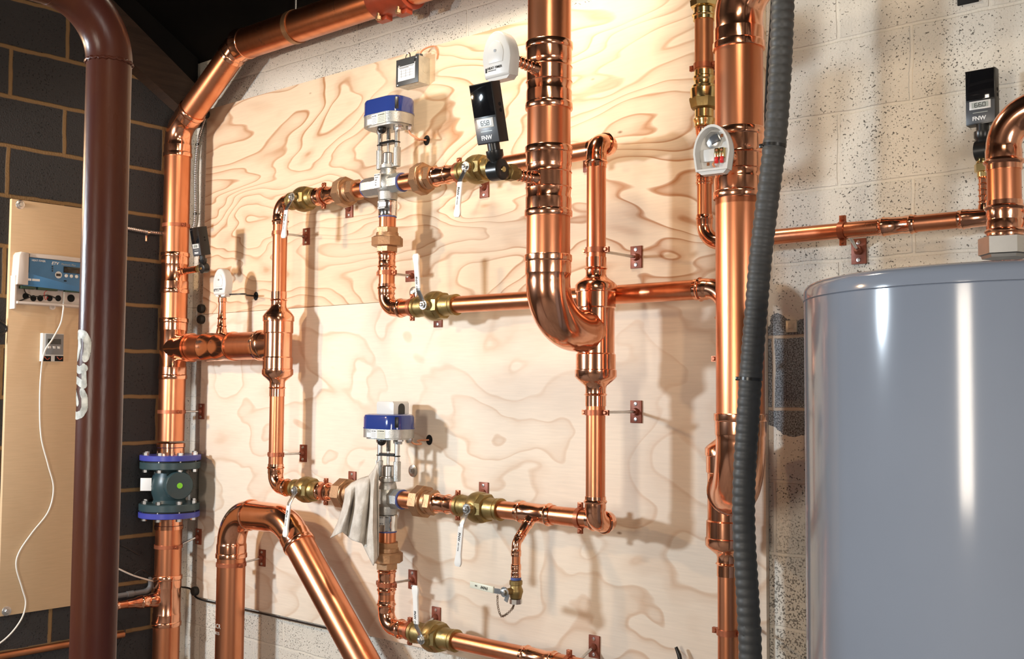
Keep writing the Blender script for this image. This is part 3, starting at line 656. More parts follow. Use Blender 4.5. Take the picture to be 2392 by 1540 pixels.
# side stub for the thermometer
zs = zr(637); sv = V3((1,-.10,0)).normalized()
mb = MB().lathe(V3((RX,RY,zs))+sv*.045, sv, [(0,.016),(.015,.016),(.018,.0145),(.024,.0165),(.03,.0145),(.036,.0165),(.040,.0145),(.052,.0145),(.056,.0165),(.062,.0145),(.16,.0145)], 20); mb.build('branch_stub', 'fit', rt)
# small leftover paint mark
text(rt, 'TV', (RX-.03, RY-RR-.0005, zr(452)), X+Y*.15, Zx, .03, 'stencil') if False else None
# lower riser, below the valve
zl1 = zr(1207)
rl = thing('copper_riser', (RX, RY, 0), 'lower copper riser below the blue flanged valve with a small branch to the left', 'pipe')
MB().lathe((RX,RY,zr(1236)), Zx, [(0,RR-.002),(.0,RR+.0045),(.016,RR+.0045),(.018,RR+.002),(zl1-zr(1236),RR+.002)], 36).build('flange_adapter', 'fit', rl)
tube((RX,RY,zr(1350)), (RX,RY,zr(1230)), RR).build('pipe', 'pipe', rl)
ta, tb = zr(1462), zr(1343)
mb = coup(MB(), (RX,RY,ta), (RX,RY,tb), RR, True); zb_ = zr(1398)
bd = (V3((RX-.02,-.62,zb_))-V3((RX,RY,zb_))).normalized()
mb.lathe(V3((RX,RY,zb_))+bd*.03, bd, [(0,.033),(.05,.030),(.055,.027),(.085,.027),(.09,.030),(.095,.027),(.105,.027),(.125,.020),(.16,.018)], 24); mb.build('tee', 'fit', rl)
bp = V3((RX,RY,zb_))+bd*.185
mb = MB(); q0, q1 = bend(mb, bp+bd*.075, bd, V3((-.35,-.8,.55)), .0165, .035, seg=20, s1=True); tube(bp-bd*.01, q0+bd*.03, .0165, 20).build('branch_pipe', 'pipe', rl); mb.build('branch_elbow', 'fit', rl)
tube((RX,RY,0), (RX,RY,ta+.02), RR).build('pipe', 'pipe', rl)
# flanged check valve
zv0, zv1 = zl1, zf
fv = thing('flanged_check_valve', (RX, RY, zv0), 'dark green flanged check valve with two bright blue flanges on the corner riser', 'valve')
H = zv1-zv0; FR = .131
c = V3((RX,RY,zv0))
def fl(z, h, m, nm): MB().lathe(c+Zx*z, Zx, [(0,FR-.002),(.002,FR),(h-.002,FR),(h,FR-.002)], 56).build(nm, m, fv)
fl(0, .024, 'flange', 'blue_flange'); fl(H-.024, .024, 'flange', 'blue_flange')
MB().lathe(c+Zx*.0242, Zx, [(0,FR-.012),(.006,FR-.012)], 40).build('gasket', 'rubber', fv); MB().lathe(c+Zx*(H-.0302), Zx, [(0,FR-.012),(.006,FR-.012)], 40).build('gasket', 'rubber', fv)
hb = H-.0604
bo = MB().lathe(c+Zx*.0302, Zx, [(0,FR-.003),(.002,FR-.001),(.028,FR-.001),(.031,FR-.004),(.032,.075),(.045,.068),(hb*.5-.03,.078),(hb*.5,.084),(hb*.5+.03,.078),(hb-.045,.068),(hb-.032,.075),(hb-.031,FR-.004),(hb-.028,FR-.001),(hb-.002,FR-.001),(hb,FR-.003)], 56)
bv = V3((.975,-.22,0)).normalized(); hm = c+Zx*(H*.53)
bo.lathe(hm, bv, [(.02,.05),(.095,.056),(.10,.062),(.118,.062),(.124,.058),(.125,.001)], 36)
bo.build('body', 'green', fv)
MB().lathe(hm+bv*.1252, bv, [(0,.0125),(.0008,.0125),(.0008,.001)], 24).build('sticker', 'lime', fv)
lf = V3((-.6,-.8,0)); tw = V3((.8,-.6,0)); lv = V3((.70,-.71,0)).normalized(); lx = Zx.cross(lv).normalized(); lc = c+Zx*(H*.53)+lf*.098+tw*.030
MB().box(lc, (.048,.056,.004), lx, Zx, .001).build('name_plate', 'label', fv)
MB().box(lc-lv*.022, (.052,.050,.040), lx, Zx, .003).build('plate_boss', 'green', fv)
for k in range(8):
    a = 2*pi*(k+.5)/8+.2; e = V3((cos(a),sin(a),0))*.112
    for z0_, z1_, s in ((-.006, .075, 1), (H-.075, H+.006, -1)):
        b_ = MB(); b_.cyl(c+e+Zx*z0_, c+e+Zx*z1_, .0075, 12)
        b_.lathe(c+e+Zx*(-.012 if s > 0 else H), Zx, [(0,.0125),(.012,.0125)], 6)
        zz_ = .0622 if s > 0 else H-.0742
        b_.lathe(c+e+Zx*zz_, Zx, [(0,.0125),(.012,.0125)], 6); b_.build('flange_bolt', 'steel', fv)
clamp('copper clamp ring high on the corner riser above its thermometer', (RX,RY,zr(528)), Zx, RR, X+Y*.0, rod=False)
clamp('copper clamp on the corner riser between the header branch and blue flange', (RX,RY,zr(962)), Zx, RR, X, poff=(.02,0))
clamp('copper clamp on the lower corner riser just under the flanged valve', (RX,RY,zr(1276)), Zx, RR, X, poff=(.02,.03))
# hanger and grooved coupling on the overhead pipe
hgx = Xp(690, -.125, hz)
hg = thing('pipe_hanger', (hgx,-.125,hz+.075), 'dark band hanger around the overhead copper pipe under the unlit black roof', 'pipe hanger')
MB().band((hgx,-.125,hz), X, RR+.0075, .026, .003, 36).build('band', 'bronze', hg); MB().cyl((hgx,-.125,hz+RR+.0095), (hgx,-.125,RZ+.6*.125+.05), .006, 12).build('rod', 'steel', hg)
gx = Xp(884, -.125, hz); ge = Xp(965, -.125, hz)
gcp = thing('grooved_coupling', (gx,-.125,hz-.07), 'orange grooved pipe coupling with hanging bolts at the top edge', 'pipe coupling')
MB().lathe((gx-.004,-.125,hz), X, [(0,RR+.0075),(.004,RR+.020),(.05,RR+.022),(ge-gx-.05,RR+.022),(ge-gx-.004,RR+.020),(ge-gx,RR+.0075)], 40).build('housing', 'orange', gcp)
for qx in (gx+.035, ge-.045):
    for qz in (-1, 1): MB().box((qx,-.125-.03*0,hz+qz*(RR+.022)), (.055,.03,.03), X, Zx, .005).build('lug', 'orange', gcp)
    bb = MB().cyl((qx,-.155,hz-RR-.04), (qx,-.155,hz-RR+.01), .007, 12); bb.lathe((qx,-.155,hz-RR-.038), Zx, [(0,.012),(.012,.012)], 6); bb.build('bolt', 'bronze', gcp)
tp_ = thing('copper_pipe', (ge,-.125,hz), 'overhead copper pipe leaving the frame beyond the orange coupling', 'pipe'); tube((ge+.003,-.125,hz), (ge+.85,-.125,hz), RR+.007).build('pipe', 'pipe', tp_)

# ================================================================== header branch and left manifold
r2 = .029; RM = .0555
hd = thing('copper_header', (.30, HY, HZ-.06), 'wide horizontal copper header from the corner riser to the left manifold', 'pipe')
tube((RX+.152,HY-.004,HZ), (HX1-.115,HY,HZ), RR).build('pipe', 'pipe', hd)
xa, xb = Xp(484,HY,HZ), Xp(549,HY,HZ)
mb = MB().lathe((xa,HY-.002,HZ), X, [(0,RR),(0,RR+.004),(.006,RR+.005),(.010,RR+.003),((xb-xa)*.46,RR+.003),((xb-xa)*.5,RR+.004),((xb-xa)*.54,RR+.003),(xb-xa-.010,RR+.003),(xb-xa-.006,RR+.005),(xb-xa,RR+.004),(xb-xa,RR)], 36)
xs = Xp(517,HY,HZ); mb.build('coupling', 'fit', hd)
mb = MB().lathe((xs,HY,HZ+RR-.004), Zx, [(0,.024),(.020,.021),(.030,.018),(.034,.021),(.040,.018),(.062,.0165),(.066,.0195),(.072,.0165),(.10,.0155),(.135,.0155),(.138,.018),(.155,.018),(.156,.016)], 24); mb.build('sensor_stub', 'fit', hd)
def manifold(name, x, y, zs, label, bdir, bz, blen, big=True):
    """tee body with a belled reducer at each end; zs = z of (top of top cone, top ring, lower ring, bottom of lower cone)"""
    t = thing(name, (x,y,zs[3]), label, 'pipe fitting', 'belled copper manifolds'); zA, zB, zC, zD = zs; RB = RM+.004
    up = [(0,r2+.002),(.030,r2+.002),(.034,r2+.006),(.038,r2+.002),(.052,r2+.0015)]
    MB().lathe((x,y,zA+.052), -Zx, [(0,r2-.001)]+up+[(.052+(zA-zB)*.25,r2+.004),(.052+(zA-zB)*.6,RM-.008),(.052+(zA-zB)*.9,RB-.001),(.052+(zA-zB),RB),(.052+(zA-zB)+.001,RM)], 40).build('reducer', 'fit', t)
    MB().lathe((x,y,zD-.052), Zx, [(0,r2-.001)]+up+[(.052+(zC-zD)*.25,r2+.004),(.052+(zC-zD)*.6,RM-.008),(.052+(zC-zD)*.9,RB-.001),(.052+(zC-zD),RB),(.052+(zC-zD)+.001,RM)], 40).build('reducer', 'fit', t)
    h = zB-zC
    pr = [(0,RM-.002),(0,RM+.0055),(.002,RM+.007),(.022,RM+.007),(.024,RM+.004),(.068,RM+.004),(.072,RM+.0005)]
    mb = MB().lathe((x,y,zC), Zx, pr+[(h-q,r) for q, r in reversed(pr)], 44)
    if bdir is not None:
        mb.lathe((x,y,bz), bdir, [(0,RR-.006),(RM+.008,RR-.002),(RM+.02,RR+.0005),(blen-.045,RR+.0005),(blen-.040,RR+.003),(blen-.014,RR+.003),(blen-.012,RR+.0055),(blen,RR+.0055),(blen,RR-.003)], 40)
    mb.build('tee_body', 'fit', t); return t
LX, LY = .852, -.132
def zl(py): return Zp(py, LX, LY)
lzs = (zl(697), zl(736), zl(884), zl(900))
lzs = (zl(712), zl(738), zl(876), zl(896))
manifold('copper_manifold', LX, LY, lzs, 'belled copper manifold joining the wide header to the left leg', -X, HZ, .118)
ZU, ZM, ZL, ZB = 2.297, 1.839, 1.155, .700
lu = thing('copper_pipe', (LX,LY,lzs[0]+.05), 'slim copper pipe rising from the left manifold to its top elbow', 'pipe', 'slim copper legs')
mb = MB(); m0, m1 = bend(mb, (LX,LY,ZU), Zx, X, r2, .05); mb.build('elbow', 'fit', lu)
tube((LX,LY,lzs[0]+.02), m0+Zx*.025, r2).build('pipe', 'pipe', lu); LUX = m1.x
ll = thing('copper_pipe', (LX,LY,ZL), 'slim copper pipe dropping from the left manifold to the lower left elbow', 'pipe', 'slim copper legs')
mb = MB(); m0, m1 = bend(mb, (LX,LY,ZL), -Zx, X, r2, .05); mb.build('elbow', 'fit', ll)
tube(m0-Zx*.025, (LX,LY,lzs[3]-.02), r2).build('pipe', 'pipe', ll); LLX = m1.x
clamp('copper clamp with rod on the left leg below the top elbow', (LX,LY,zl(545)), Zx, r2, X, poff=(.005,0))
clamp('copper clamp with rod low on the left leg above the lower elbow', (LX,LY,zl(1062)), Zx, r2, X, poff=(.010,0))

# ================================================================== upper run
def xr(px, z): return Xp(px, -.132, z)
def P(x, z, y=-.132): return V3((x, y, z))
xv0 = max(LUX-.02, xr(676,ZU)); xv1 = xr(741,ZU)
ball_valve('brass ball valve beside the top elbow of the left leg, lever hanging down', P((xv0+xv1)/2,ZU), X, r2, -Zx+X*-.05, L=xv1-xv0, hl=.165)
xu0, xu1 = xr(789,ZU), xr(836,ZU)
coupling('copper coupling between the upper left ball valve and its bronze union', P(xv1-.012,ZU), P(xu0+.012,ZU), r2)
clamp('copper clamp on the coupling right of the upper left ball valve', P(xr(757,ZU),ZU), X, r2+.003, Zx, poff=(.0,-.035))
union('bronze union left of the upper control valve', P(xu0,ZU), X, r2, (xu1-xu0)*.2, (xu1-xu0)*.32, (xu1-xu0)*.48)
xc0, xc1 = xr(857,ZU), xr(940,ZU)
nipple('short copper pipe entering the left port of the upper control valve', P(xu1-.01,ZU), P(xc0+.02,ZU), r2+.001, collar=-1)
xn0, xn1 = xr(970,ZU), xr(1016,ZU)
nipple('short copper pipe leaving the right port of the upper control valve', P(xc1-.02,ZU), P(xn0+.01,ZU), r2+.001, collar=None)
union('bronze union right of the upper control valve', P(xn0,ZU), X, r2, (xn1-xn0)*.18, (xn1-xn0)*.34, (xn1-xn0)*.48)
xk0, xk1 = xr(1076,ZU), xr(1168,ZU)
coupling('copper coupling between the bronze union and upper right ball valve', P(xn1-.012,ZU), P(xk0+.012,ZU), r2)
clamp('copper clamp just left of the upper right ball valve', P(xr(1073,ZU),ZU), X, r2+.003, Zx, poff=(.0,-.035))
ball_valve('brass ball valve behind the large digital thermometer, lever hanging down', P((xk0+xk1)/2-.01,ZU), X, r2, -Zx+X*-.05, L=xk1-xk0-.02, hl=.175)
SX, SY = 2.50, -.215
sp_ = thing('copper_pipe', P(2.05,ZU), 'horizontal copper pipe passing behind the big supply pipe to the standpipe', 'pipe')
tube(P(xk1-.04,ZU), P(SX-.075,ZU), r2).build('pipe', 'pipe', sp_)
clamp('copper clamp on the upper run behind the big supply pipe', P(xr(1318,ZU),ZU), X, r2, Zx)
# ================================================================== standpipe
def zs_(py): return Zp(py, SX, SY)
szs = (zs_(642), zs_(665), zs_(882), zs_(908))
manifold('copper_manifold', SX, SY, szs, 'belled copper manifold where the big supply pipe elbow meets the standpipe', -Y, zs_(775), .088)
su = thing('copper_pipe', (SX,SY,szs[0]+.05), 'slim copper standpipe with a double elbow turning back at its top', 'pipe', 'slim copper legs')
def dbl(sgn, z):
    """vertical pipe end, elbow towards the wall, second elbow to the left"""
    mb = MB(); R = .040; dz = Zx*sgn; m0, m1 = bend(mb, (SX,SY,z), dz, Y, r2, R, s1=False, e1=.003)
    mb2 = MB(); k0, k1 = bend(mb2, (SX,-.132,z), Y, -X, r2+.0012, R, s0=False, e0=.002)
    ring = MB().lathe(V3((SX,SY+.040,z)), Y, [(-.004,r2),(-.004,r2+.004),(.0,r2+.0065),(.004,r2+.004),(.004,r2)], 28)
    return mb, mb2, m0, k1, ring
mb, mb2, m0, k1, ring = dbl(1, ZU)
mb.build('elbow', 'fit', su); mb2.build('elbow', 'fit', su); ring.build('joint_ring', 'fit', su)
tube((SX,SY,szs[0]+.02), m0+Zx*.025, r2).build('pipe', 'pipe', su)
sl = thing('copper_pipe', (SX,SY,ZL), 'slim copper standpipe below the manifold with a double elbow at its foot', 'pipe', 'slim copper legs')
mb, mb2, m0, k1, ring = dbl(-1, ZL)
mb.build('elbow', 'fit', sl); mb2.build('elbow', 'fit', sl); ring.build('joint_ring', 'fit', sl)
tube(m0-Zx*.025, (SX,SY,szs[3]-.02), r2).build('pipe', 'pipe', sl)
clamp('copper clamp with long rod above the standpipe manifold', (SX,SY,zs_(585)), Zx, r2, X)
clamp('copper clamp with long rod below the standpipe manifold', (SX,SY,zs_(964)), Zx, r2, X)
# ================================================================== middle run
MX = 1.490
def zm_(py): return Zp(py, MX, -.132)
un0 = zm_(590); un1 = zm_(532)
union('bronze union hanging under the upper control valve', P(MX,un0), Zx, r2, (un1-un0)*.24, (un1-un0)*.36, (un1-un0)*.40)
nipple('short copper pipe between the upper control valve and the union below it', P(MX,un1-.01), P(MX,zm_(484)), r2+.002)
ml = thing('copper_pipe', P(MX,ZM), 'slim copper drop under the upper control valve ending in an elbow', 'pipe', 'slim copper legs')
coup(MB(), P(MX,zm_(632)), P(MX,un0+.008), r2).build('coupling', 'fit', ml)
mb = MB(); m0, m1 = bend(mb, P(MX,ZM), -Zx, X, r2, .052); mb.build('elbow', 'fit', ml); tube(m0-Zx*.02, P(MX,zm_(628)), r2).build('pipe', 'pipe', ml)
xq0, xq1 = xr(972,ZM), xr(1067,ZM)
tube(m1-X*.03, P(xq0+.02,ZM), r2).build('pipe', 'pipe', ml)
clamp('copper clamp with rod on the drop under the upper control valve', P(MX,zm_(638)), Zx, r2+.002, X, turn=True)
clamp('copper clamp left of the middle ball valve', P(xr(964,ZM),ZM), X, r2, Zx, poff=(.0,-.03))
ball_valve('brass ball valve on the middle run, white lever pointing straight up', P((xq0+xq1)/2,ZM), X, r2+.001, Zx-X*.05, L=xq1-xq0, hl=.175, flip=-1)
mr = thing('copper_pipe', P(2.3,ZM-.03), 'long level copper pipe from the middle ball valve to the right leg', 'pipe')
RXm, RYm = 2.895, -.132
mb = MB(); m0, m1 = bend(mb, P(RXm,ZM), X, -Zx, r2, .06); mb.build('elbow', 'fit', mr)
tube(P(xq1-.04,ZM), m0+X*.025, r2).build('pipe', 'pipe', mr)
# ================================================================== lower run
xv0, xv1 = max(LLX-.02, xr(688,ZL)), xr(748,ZL)
ball_valve('brass ball valve at the foot of the left leg, lever hanging over the gooseneck', P((xv0+xv1)/2,ZL), X, r2, -Zx-X*.08, L=xv1-xv0, hl=.175)
xu0, xu1 = xr(787,ZL), xr(838,ZL)
coupling('copper coupling between the lower left ball valve and the rag', P(xv1-.012,ZL), P(xu0+.012,ZL), r2)
clamp('copper clamp on the coupling right of the lower left ball valve', P(xr(762,ZL),ZL), X, r2+.003, Zx, poff=(.0,.035))
union('bronze union half covered by the hanging rag', P(xu0,ZL), X, r2, (xu1-xu0)*.2, (xu1-xu0)*.35, (xu1-xu0)*.45)
xc0, xc1 = xr(862,ZL), xr(941,ZL)
nipple('short copper pipe behind the hanging rag', P(xu1-.01,ZL), P(xc0+.02,ZL), r2+.001)
xn0, xn1 = xr(968,ZL), xr(1019,ZL)
nipple('short copper pipe leaving the right port of the lower control valve', P(xc1-.02,ZL), P(xn0+.01,ZL), r2+.001)
union('bronze union right of the lower control valve', P(xn0,ZL), X, r2, (xn1-xn0)*.2, (xn1-xn0)*.34, (xn1-xn0)*.46)
xk0, xk1 = xr(1075,ZL), xr(1180,ZL)
coupling('copper coupling between the bronze union and lower right ball valve', P(xn1-.012,ZL), P(xk0+.012,ZL), r2)
clamp('copper clamp just left of the lower right ball valve', P(xr(1070,ZL),ZL), X, r2+.003, Zx, poff=(.0,.035))
ball_valve('brass ball valve left of the drain branch, lever hanging down', P((xk0+xk1)/2-.012,ZL), X, r2+.001, -Zx-X*.05, L=xk1-xk0-.01, hl=.185)
lr = thing('copper_pipe', P(2.2,ZL-.03), 'lower copper run with a drain tee joining the foot of the standpipe', 'pipe')
xt0, xt1 = xr(1211,ZL), xr(1292,ZL); xt = xr(1248,ZL)
tube(P(xk1-.04,ZL), P(xt0+.02,ZL), r2).build('pipe', 'pipe', lr); tube(P(xt1-.02,ZL), P(SX-.075,ZL), r2).build('pipe', 'pipe', lr)
mb = coup(MB(), P(xt0,ZL), P(xt1,ZL), r2+.001)
dd = V3((0,-.72,-.70)).normalized()
mb.lathe(P(xt,ZL), dd, [(0,.019),(r2+.012,.018),(r2+.016,.016),(r2+.02,.019),(r2+.026,.016),(.085,.0155)], 22); mb.build('tee', 'fit', lr)
clamp('copper clamp with ears left of the foot of the standpipe', P(xr(1356,ZL),ZL), X, r2, Zx, rod=False)
# drain branch and valve
dr = thing('drain_pipe', P(xt,ZL-.2), 'thin copper drain branch dropping from the lower run', 'pipe')
d0 = P(xt,ZL)+dd*.08; dc = P(xt,ZL)+dd*.122
mb = MB(); m0, m1 = bend(mb, dc, dd, -Zx, .0135, .03, seg=20, e1=.01); mb.build('elbow', 'fit', dr)
tube(P(xt,ZL)+dd*.07, m0+dd*.02, .0135, 20).build('pipe', 'pipe', dr)
def zdv(py): return Zp(py, dc.x, dc.y)
zd1 = zdv(1352); tube(m1+Zx*.02, (dc.x,dc.y,zd1), .0135, 20).build('pipe', 'pipe', dr)
coup(MB(), (dc.x,dc.y,zd1), (dc.x,dc.y,zdv(1318)), .0135, seg=20).build('adapter', 'fit', dr)
MB().lathe((dc.x,dc.y,zd1-.004), Zx, [(0,.0165),(.008,.0165)], 20).build('thread_tape', 'tape', dr)
zd0 = zdv(1412)
dv = thing('drain_valve', (dc.x,dc.y,zd0), 'small brass drain valve with cream lever pointing left and a chained cap', 'valve')
hh = zd1-.005-zd0; cdv = V3((dc.x,dc.y,zd0))
MB().lathe(cdv, Zx, [(hh*.24,.013),(hh*.26,.018),(hh*.40,.020),(hh*.52,.023),(hh*.62,.022),(hh*.72,.018),(hh*.80,.018),(hh*.82,.0205),(hh*.98,.0205),(hh,.0185)], 24).build('body', 'brass', dv)
MB().lathe(cdv, Zx, [(0,.010),(.002,.0195),(hh*.22,.0195),(hh*.24,.017)], 8).build('cap', 'steel', dv)
hub = cdv + Zx*(hh*.56) - Y*.040 - X*.012
MB().cyl(cdv+Zx*(hh*.56)-Y*.01, hub, .011, 16).build('stem', 'brass', dv)
hp = MB(); hp.prism([(.016*cos(a),.016*sin(a)) for a in [2*pi*i/14 for i in range(14)]], hub-Y*.003, X, Zx, .004)
hp.box(hub-X*.028-Y*.004, (.03,.016,.003)); hp.box(hub+X*.010-Zx*.016, (.014,.026,.003), X+Zx*-.4, Zx+X*.4)
hl_ = hp.build('lever', 'steel', dv)
MB().lathe(hub-Y*.004, -Y, [(0,.009),(.007,.009),(.0075,.008),(.0075,.001)], 6).build('stem_nut', 'steel', dv)
slv = MB().box(hub-X*.090-Y*.006+Zx*.005, (.100,.021,.007), X-Zx*.06, Zx+X*.06, .0025); slv = sub(slv, 'sleeve', 'oldvinyl', hl_)
tx = -(X-Zx*.06).normalized(); ty = -(Zx+X*.06).normalized()
text(slv, 'FNW', hub-X*.062-Y*.0097+Zx*.008, tx, ty, .0095, 'ink', bold=.03); text(slv, '200', hub-X*.106-Y*.0097+Zx*.009, tx, ty, .005, 'ink')
ch = MB(); CPt = smooth_path([hub-X*.022-Zx*.012-Y*.008, hub-X*.022-Zx*.045-Y*.006, hub-X*.014-Zx*.075, cdv+V3((-.020,-.02,-.030)), cdv+V3((-.004,-.012,-.012)), cdv+V3((0,-.010,.0))], 6)
for i in range(len(CPt)-1):
    a, b = CPt[i], CPt[i+1]; d = b-a
    ch.torus((a+b)/2, frame(d)[i % 2], .0034, .0009, 10, 6)
ch.build('chain', mat('tarnished_chain', (.16,.10,.06), .45, .8), dv)
# ================================================================== bottom run
BX = 1.511
def zb1(py): return Zp(py, BX, -.132)
un0, un1 = zb1(1330), zb1(1266)
union('dark bronze union hanging under the lower control valve', P(BX,un0), Zx, r2, (un1-un0)*.26, (un1-un0)*.34, (un1-un0)*.40)
nipple('short copper pipe between the lower control valve and the union below it', P(BX,un1-.01), P(BX,zb1(1225)), r2+.002)
bl = thing('copper_pipe', P(BX,ZB), 'slim copper drop under the lower control valve ending in the bottom elbow', 'pipe', 'slim copper legs')
coup(MB(), P(BX,zb1(1388)), P(BX,un0+.008), r2).build('coupling', 'fit', bl)
mb = MB(); m0, m1 = bend(mb, P(BX,ZB), -Zx, X, r2, .052); mb.build('elbow', 'fit', bl); tube(m0-Zx*.02, P(BX,zb1(1380)), r2).build('pipe', 'pipe', bl)
xq0, xq1 = xr(966,ZB), xr(1066,ZB); tube(m1-X*.03, P(xq0+.02,ZB), r2).build('pipe', 'pipe', bl)
clamp('copper clamp with rod on the drop under the lower control valve', P(BX,zb1(1365)), Zx, r2+.002, X)
clamp('copper clamp with rod left of the bottom ball valve', P(xr(958,ZB),ZB), X, r2, Zx, poff=(0,.03))
ball_valve('brass ball valve on the bottom run, white lever pointing up', P((xq0+xq1)/2,ZB), X, r2+.002, Zx+X*.0, L=xq1-xq0, hl=.185, flip=-1)
br_ = thing('copper_pipe', P(2.1,ZB-.03), 'bottom copper run leaving at the lower edge of the photo', 'pipe')
tube(P(xq1-.04,ZB), P(2.75,ZB), r2).build('pipe', 'pipe', br_); coup(MB(), P(xr(1222,ZB),ZB), P(xr(1302,ZB),ZB), r2).build('coupling', 'fit', br_)
clamp('copper clamp with rod at the bottom edge right of the bottom ball valve', P(xr(1330,ZB),ZB), X, r2, Zx, poff=(0,.035))
# ================================================================== motorised control valves
def rrect(w, h, r, n=8):
    P = []
    for cx, cy, a0 in ((w/2-r, h/2-r, 0), (-w/2+r, h/2-r, pi/2), (-w/2+r, -h/2+r, pi), (w/2-r, -h/2+r, 1.5*pi)):
        P += [(cx+r*cos(a0+pi/2*k/n), cy+r*sin(a0+pi/2*k/n)) for k in range(n+1)]
    return P
def control_valve(label, x, z, zz, dial, wdt=.196):
    """zz: z of cover top, seam, base bottom"""
    y = -.132; t = thing('control_valve', (x,y,z-.12), label, 'control valve', 'motorised mixing valves'); c = V3((x,y,z))
    lx = [xr(857 if z > 2 else 862, z)-x, xr(940, z)-x]
    bd = MB(); bd.lathe(c, X, [(lx[0],.030),(lx[0]+.002,.037),(lx[0]+.045,.038),(lx[0]+.055,.036),(.0,.044),(lx[1]-.055,.036),(lx[1]-.045,.038),(lx[1]-.002,.037),(lx[1],.030)], 8, phase=pi/8)
    bd.ball(c, .046, 28, 14, (1,1,1)); bd.lathe(c, Zx, [(0,.034),(.040,.032),(.056,.028),(.060,.026),(.062,.010)], 28)
    bd.lathe(c, -Zx, [(0,.036),(.045,.036),(.058,.034),(.060,.020)], 28); bd.build('body', 'cast', t)
    MB().lathe(c+X*lx[1], X, [(-.001,.0345),(.003,.0350),(.004,.032)], 28).build('gasket_ring', 'tape', t); MB().lathe(c+X*lx[0], -X, [(-.001,.0345),(.003,.0350),(.004,.032)], 28).build('gasket_ring', 'tape', t)
    zb0 = z-.060; zb1_ = z-.118
    br = MB().lathe((x,y,zb0), -Zx, [(0,.034),(.002,.0365),(.034,.0365),(.036,.035),(.056,.035),(zb0-zb1_,.033)], 36).build('bottom_port', 'chrome', t)
    MB().lathe((x,y,zb1_+.004), -Zx, [(0,.031),(.003,.0335),(.008,.0335)], 30).build('thread_tape', 'tape', t)
    st = MB(); n = 12
    for k in range(n):      # printed sticker curved round the port
        a0 = -pi/2-.95+1.45*k/n; a1 = -pi/2-.95+1.45*(k+1)/n; r = .0369
        st.add([(x+r*cos(a0),y+r*sin(a0),zb0-.033),(x+r*cos(a1),y+r*sin(a1),zb0-.033),(x+r*cos(a1),y+r*sin(a1),zb0-.003),(x+r*cos(a0),y+r*sin(a0),zb0-.003)], [(0,1,2,3)])
    stk = sub(st, 'port_label', 'label', br)
    bc = MB()
    for k in range(9):
        a0 = -pi/2-.3+.08*k; r = .0371; w = .018+.02*(k % 3)
        for h0, h1 in ((.004,.009),(.026,.031)): bc.add([(x+r*cos(a0),y+r*sin(a0),zb0-h1),(x+r*cos(a0+w),y+r*sin(a0+w),zb0-h1),(x+r*cos(a0+w),y+r*sin(a0+w),zb0-h0),(x+r*cos(a0),y+r*sin(a0),zb0-h0)], [(0,1,2,3)])
    a0 = -pi/2-.42; sub(bc, 'barcode', 'ink', br)
    MB().torus((x+.0371*cos(a0),y+.0371*sin(a0),zb0-.018), (cos(a0),sin(a0),0), .006, .0008, 20, 6).build('port_mark', 'ink', t)
    # plate on the body
    MB().box(c-Y*.047-X*.006+Zx*.008, (.030,.052,.006), X, Zx, .001).build('maker_plate', 'label', t)
    text(t, 'HEAT-TIMER', c-Y*.0503-X*.020+Zx*.027, X, Zx, .0040, 'ink')
    for k in range(4): text(t, ('VALVE','SIZE','CV','PSI')[k], c-Y*.0503-X*.015+Zx*(.018-.009*k), X, Zx, .0042, 'ink')
    # yoke
    zt, zs2, z0 = zz; top = z+.058
    MB().lathe((x,y,top), Zx, [(0,.026),(.003,.026),(.004,.020),(.012,.020),(.014,.026),(.020,.026),(.022,.022),(.056,.022),(.060,.018),(.060,.006)], 28).build('packing_gland', 'steel', t)
    MB().cyl((x,y,top+.05), (x,y,z0), .0055, 14).build('valve_stem', 'steel', t)
    th = MB(); hh_ = z0-(top+.11)
    th.lathe((x,y,top+.11), Zx, [(hh_*k/24, .0085 if k % 2 else .0075) for k in range(25)], 14); th.build('threaded_spindle', 'steel', t)
    yk = MB(); yk.band((x,y,top+.008), Zx, .0205, .012, .010, 24); yk.box((x,y,top+.010), (.115,.016,.010), X, Y, .002); yk.build('yoke', 'cast', t)
    for s in (-1, 1):
        px_ = x+s*.0455
        m_ = MB().cyl((px_,y,top+.004), (px_,y,top+.075), .0125, 20, ch=.001); m_.box((px_+s*.006,y,top+.04), (.010,.018,.07), X, Y, .001); m_.build('post_sleeve', 'cast', t)
        MB().cyl((px_,y,top+.07), (px_,y,z0+.002), .0092, 18).build('post', 'steel', t)
        MB().torus((px_,y,top+.094), Zx, .0105, .0022, 18, 8).build('post_ring', 'bplastic', t)
        MB().lathe((px_,y,z0-.014), Zx, [(0,.0135),(.014,.0145)], 8).build('post_nut', 'steel', t)
    MB().box((x,y,top+.098), (.074,.026,.010), X, Y, .002).build('stem_clamp', 'bplastic', t)
    # actuator head
    W_, D_ = wdt, .126
    ba = MB().prism(rrect(W_, D_, .052), (x,y,zs2), X, Y, zs2-z0-.006); ba.prism(rrect(W_-.02, D_-.02, .045), (x,y,z0+.006), X, Y, .006); base = ba.build('actuator_base', 'cast', t)
    MB().prism(rrect(W_+.004, D_+.004, .054), (x,y,zs2+.004), X, Y, .005).build('rim', 'blue', t)
    MB().prism(rrect(W_, D_, .052), (x,y,zt), X, Y, zt-zs2-.002, ch=.012).build('actuator_cover', 'blue', t)
    MB().box((x+W_/2-.012, y-.030, (zt+zs2)/2+.004), (.016,.012,(zt-zs2)*.62), V3((.75,-.66,0)), V3((.66,.75,0)) if False else Zx.cross(V3((.75,-.66,0))), .001).build('cover_slot', 'bplastic', t) if False else None
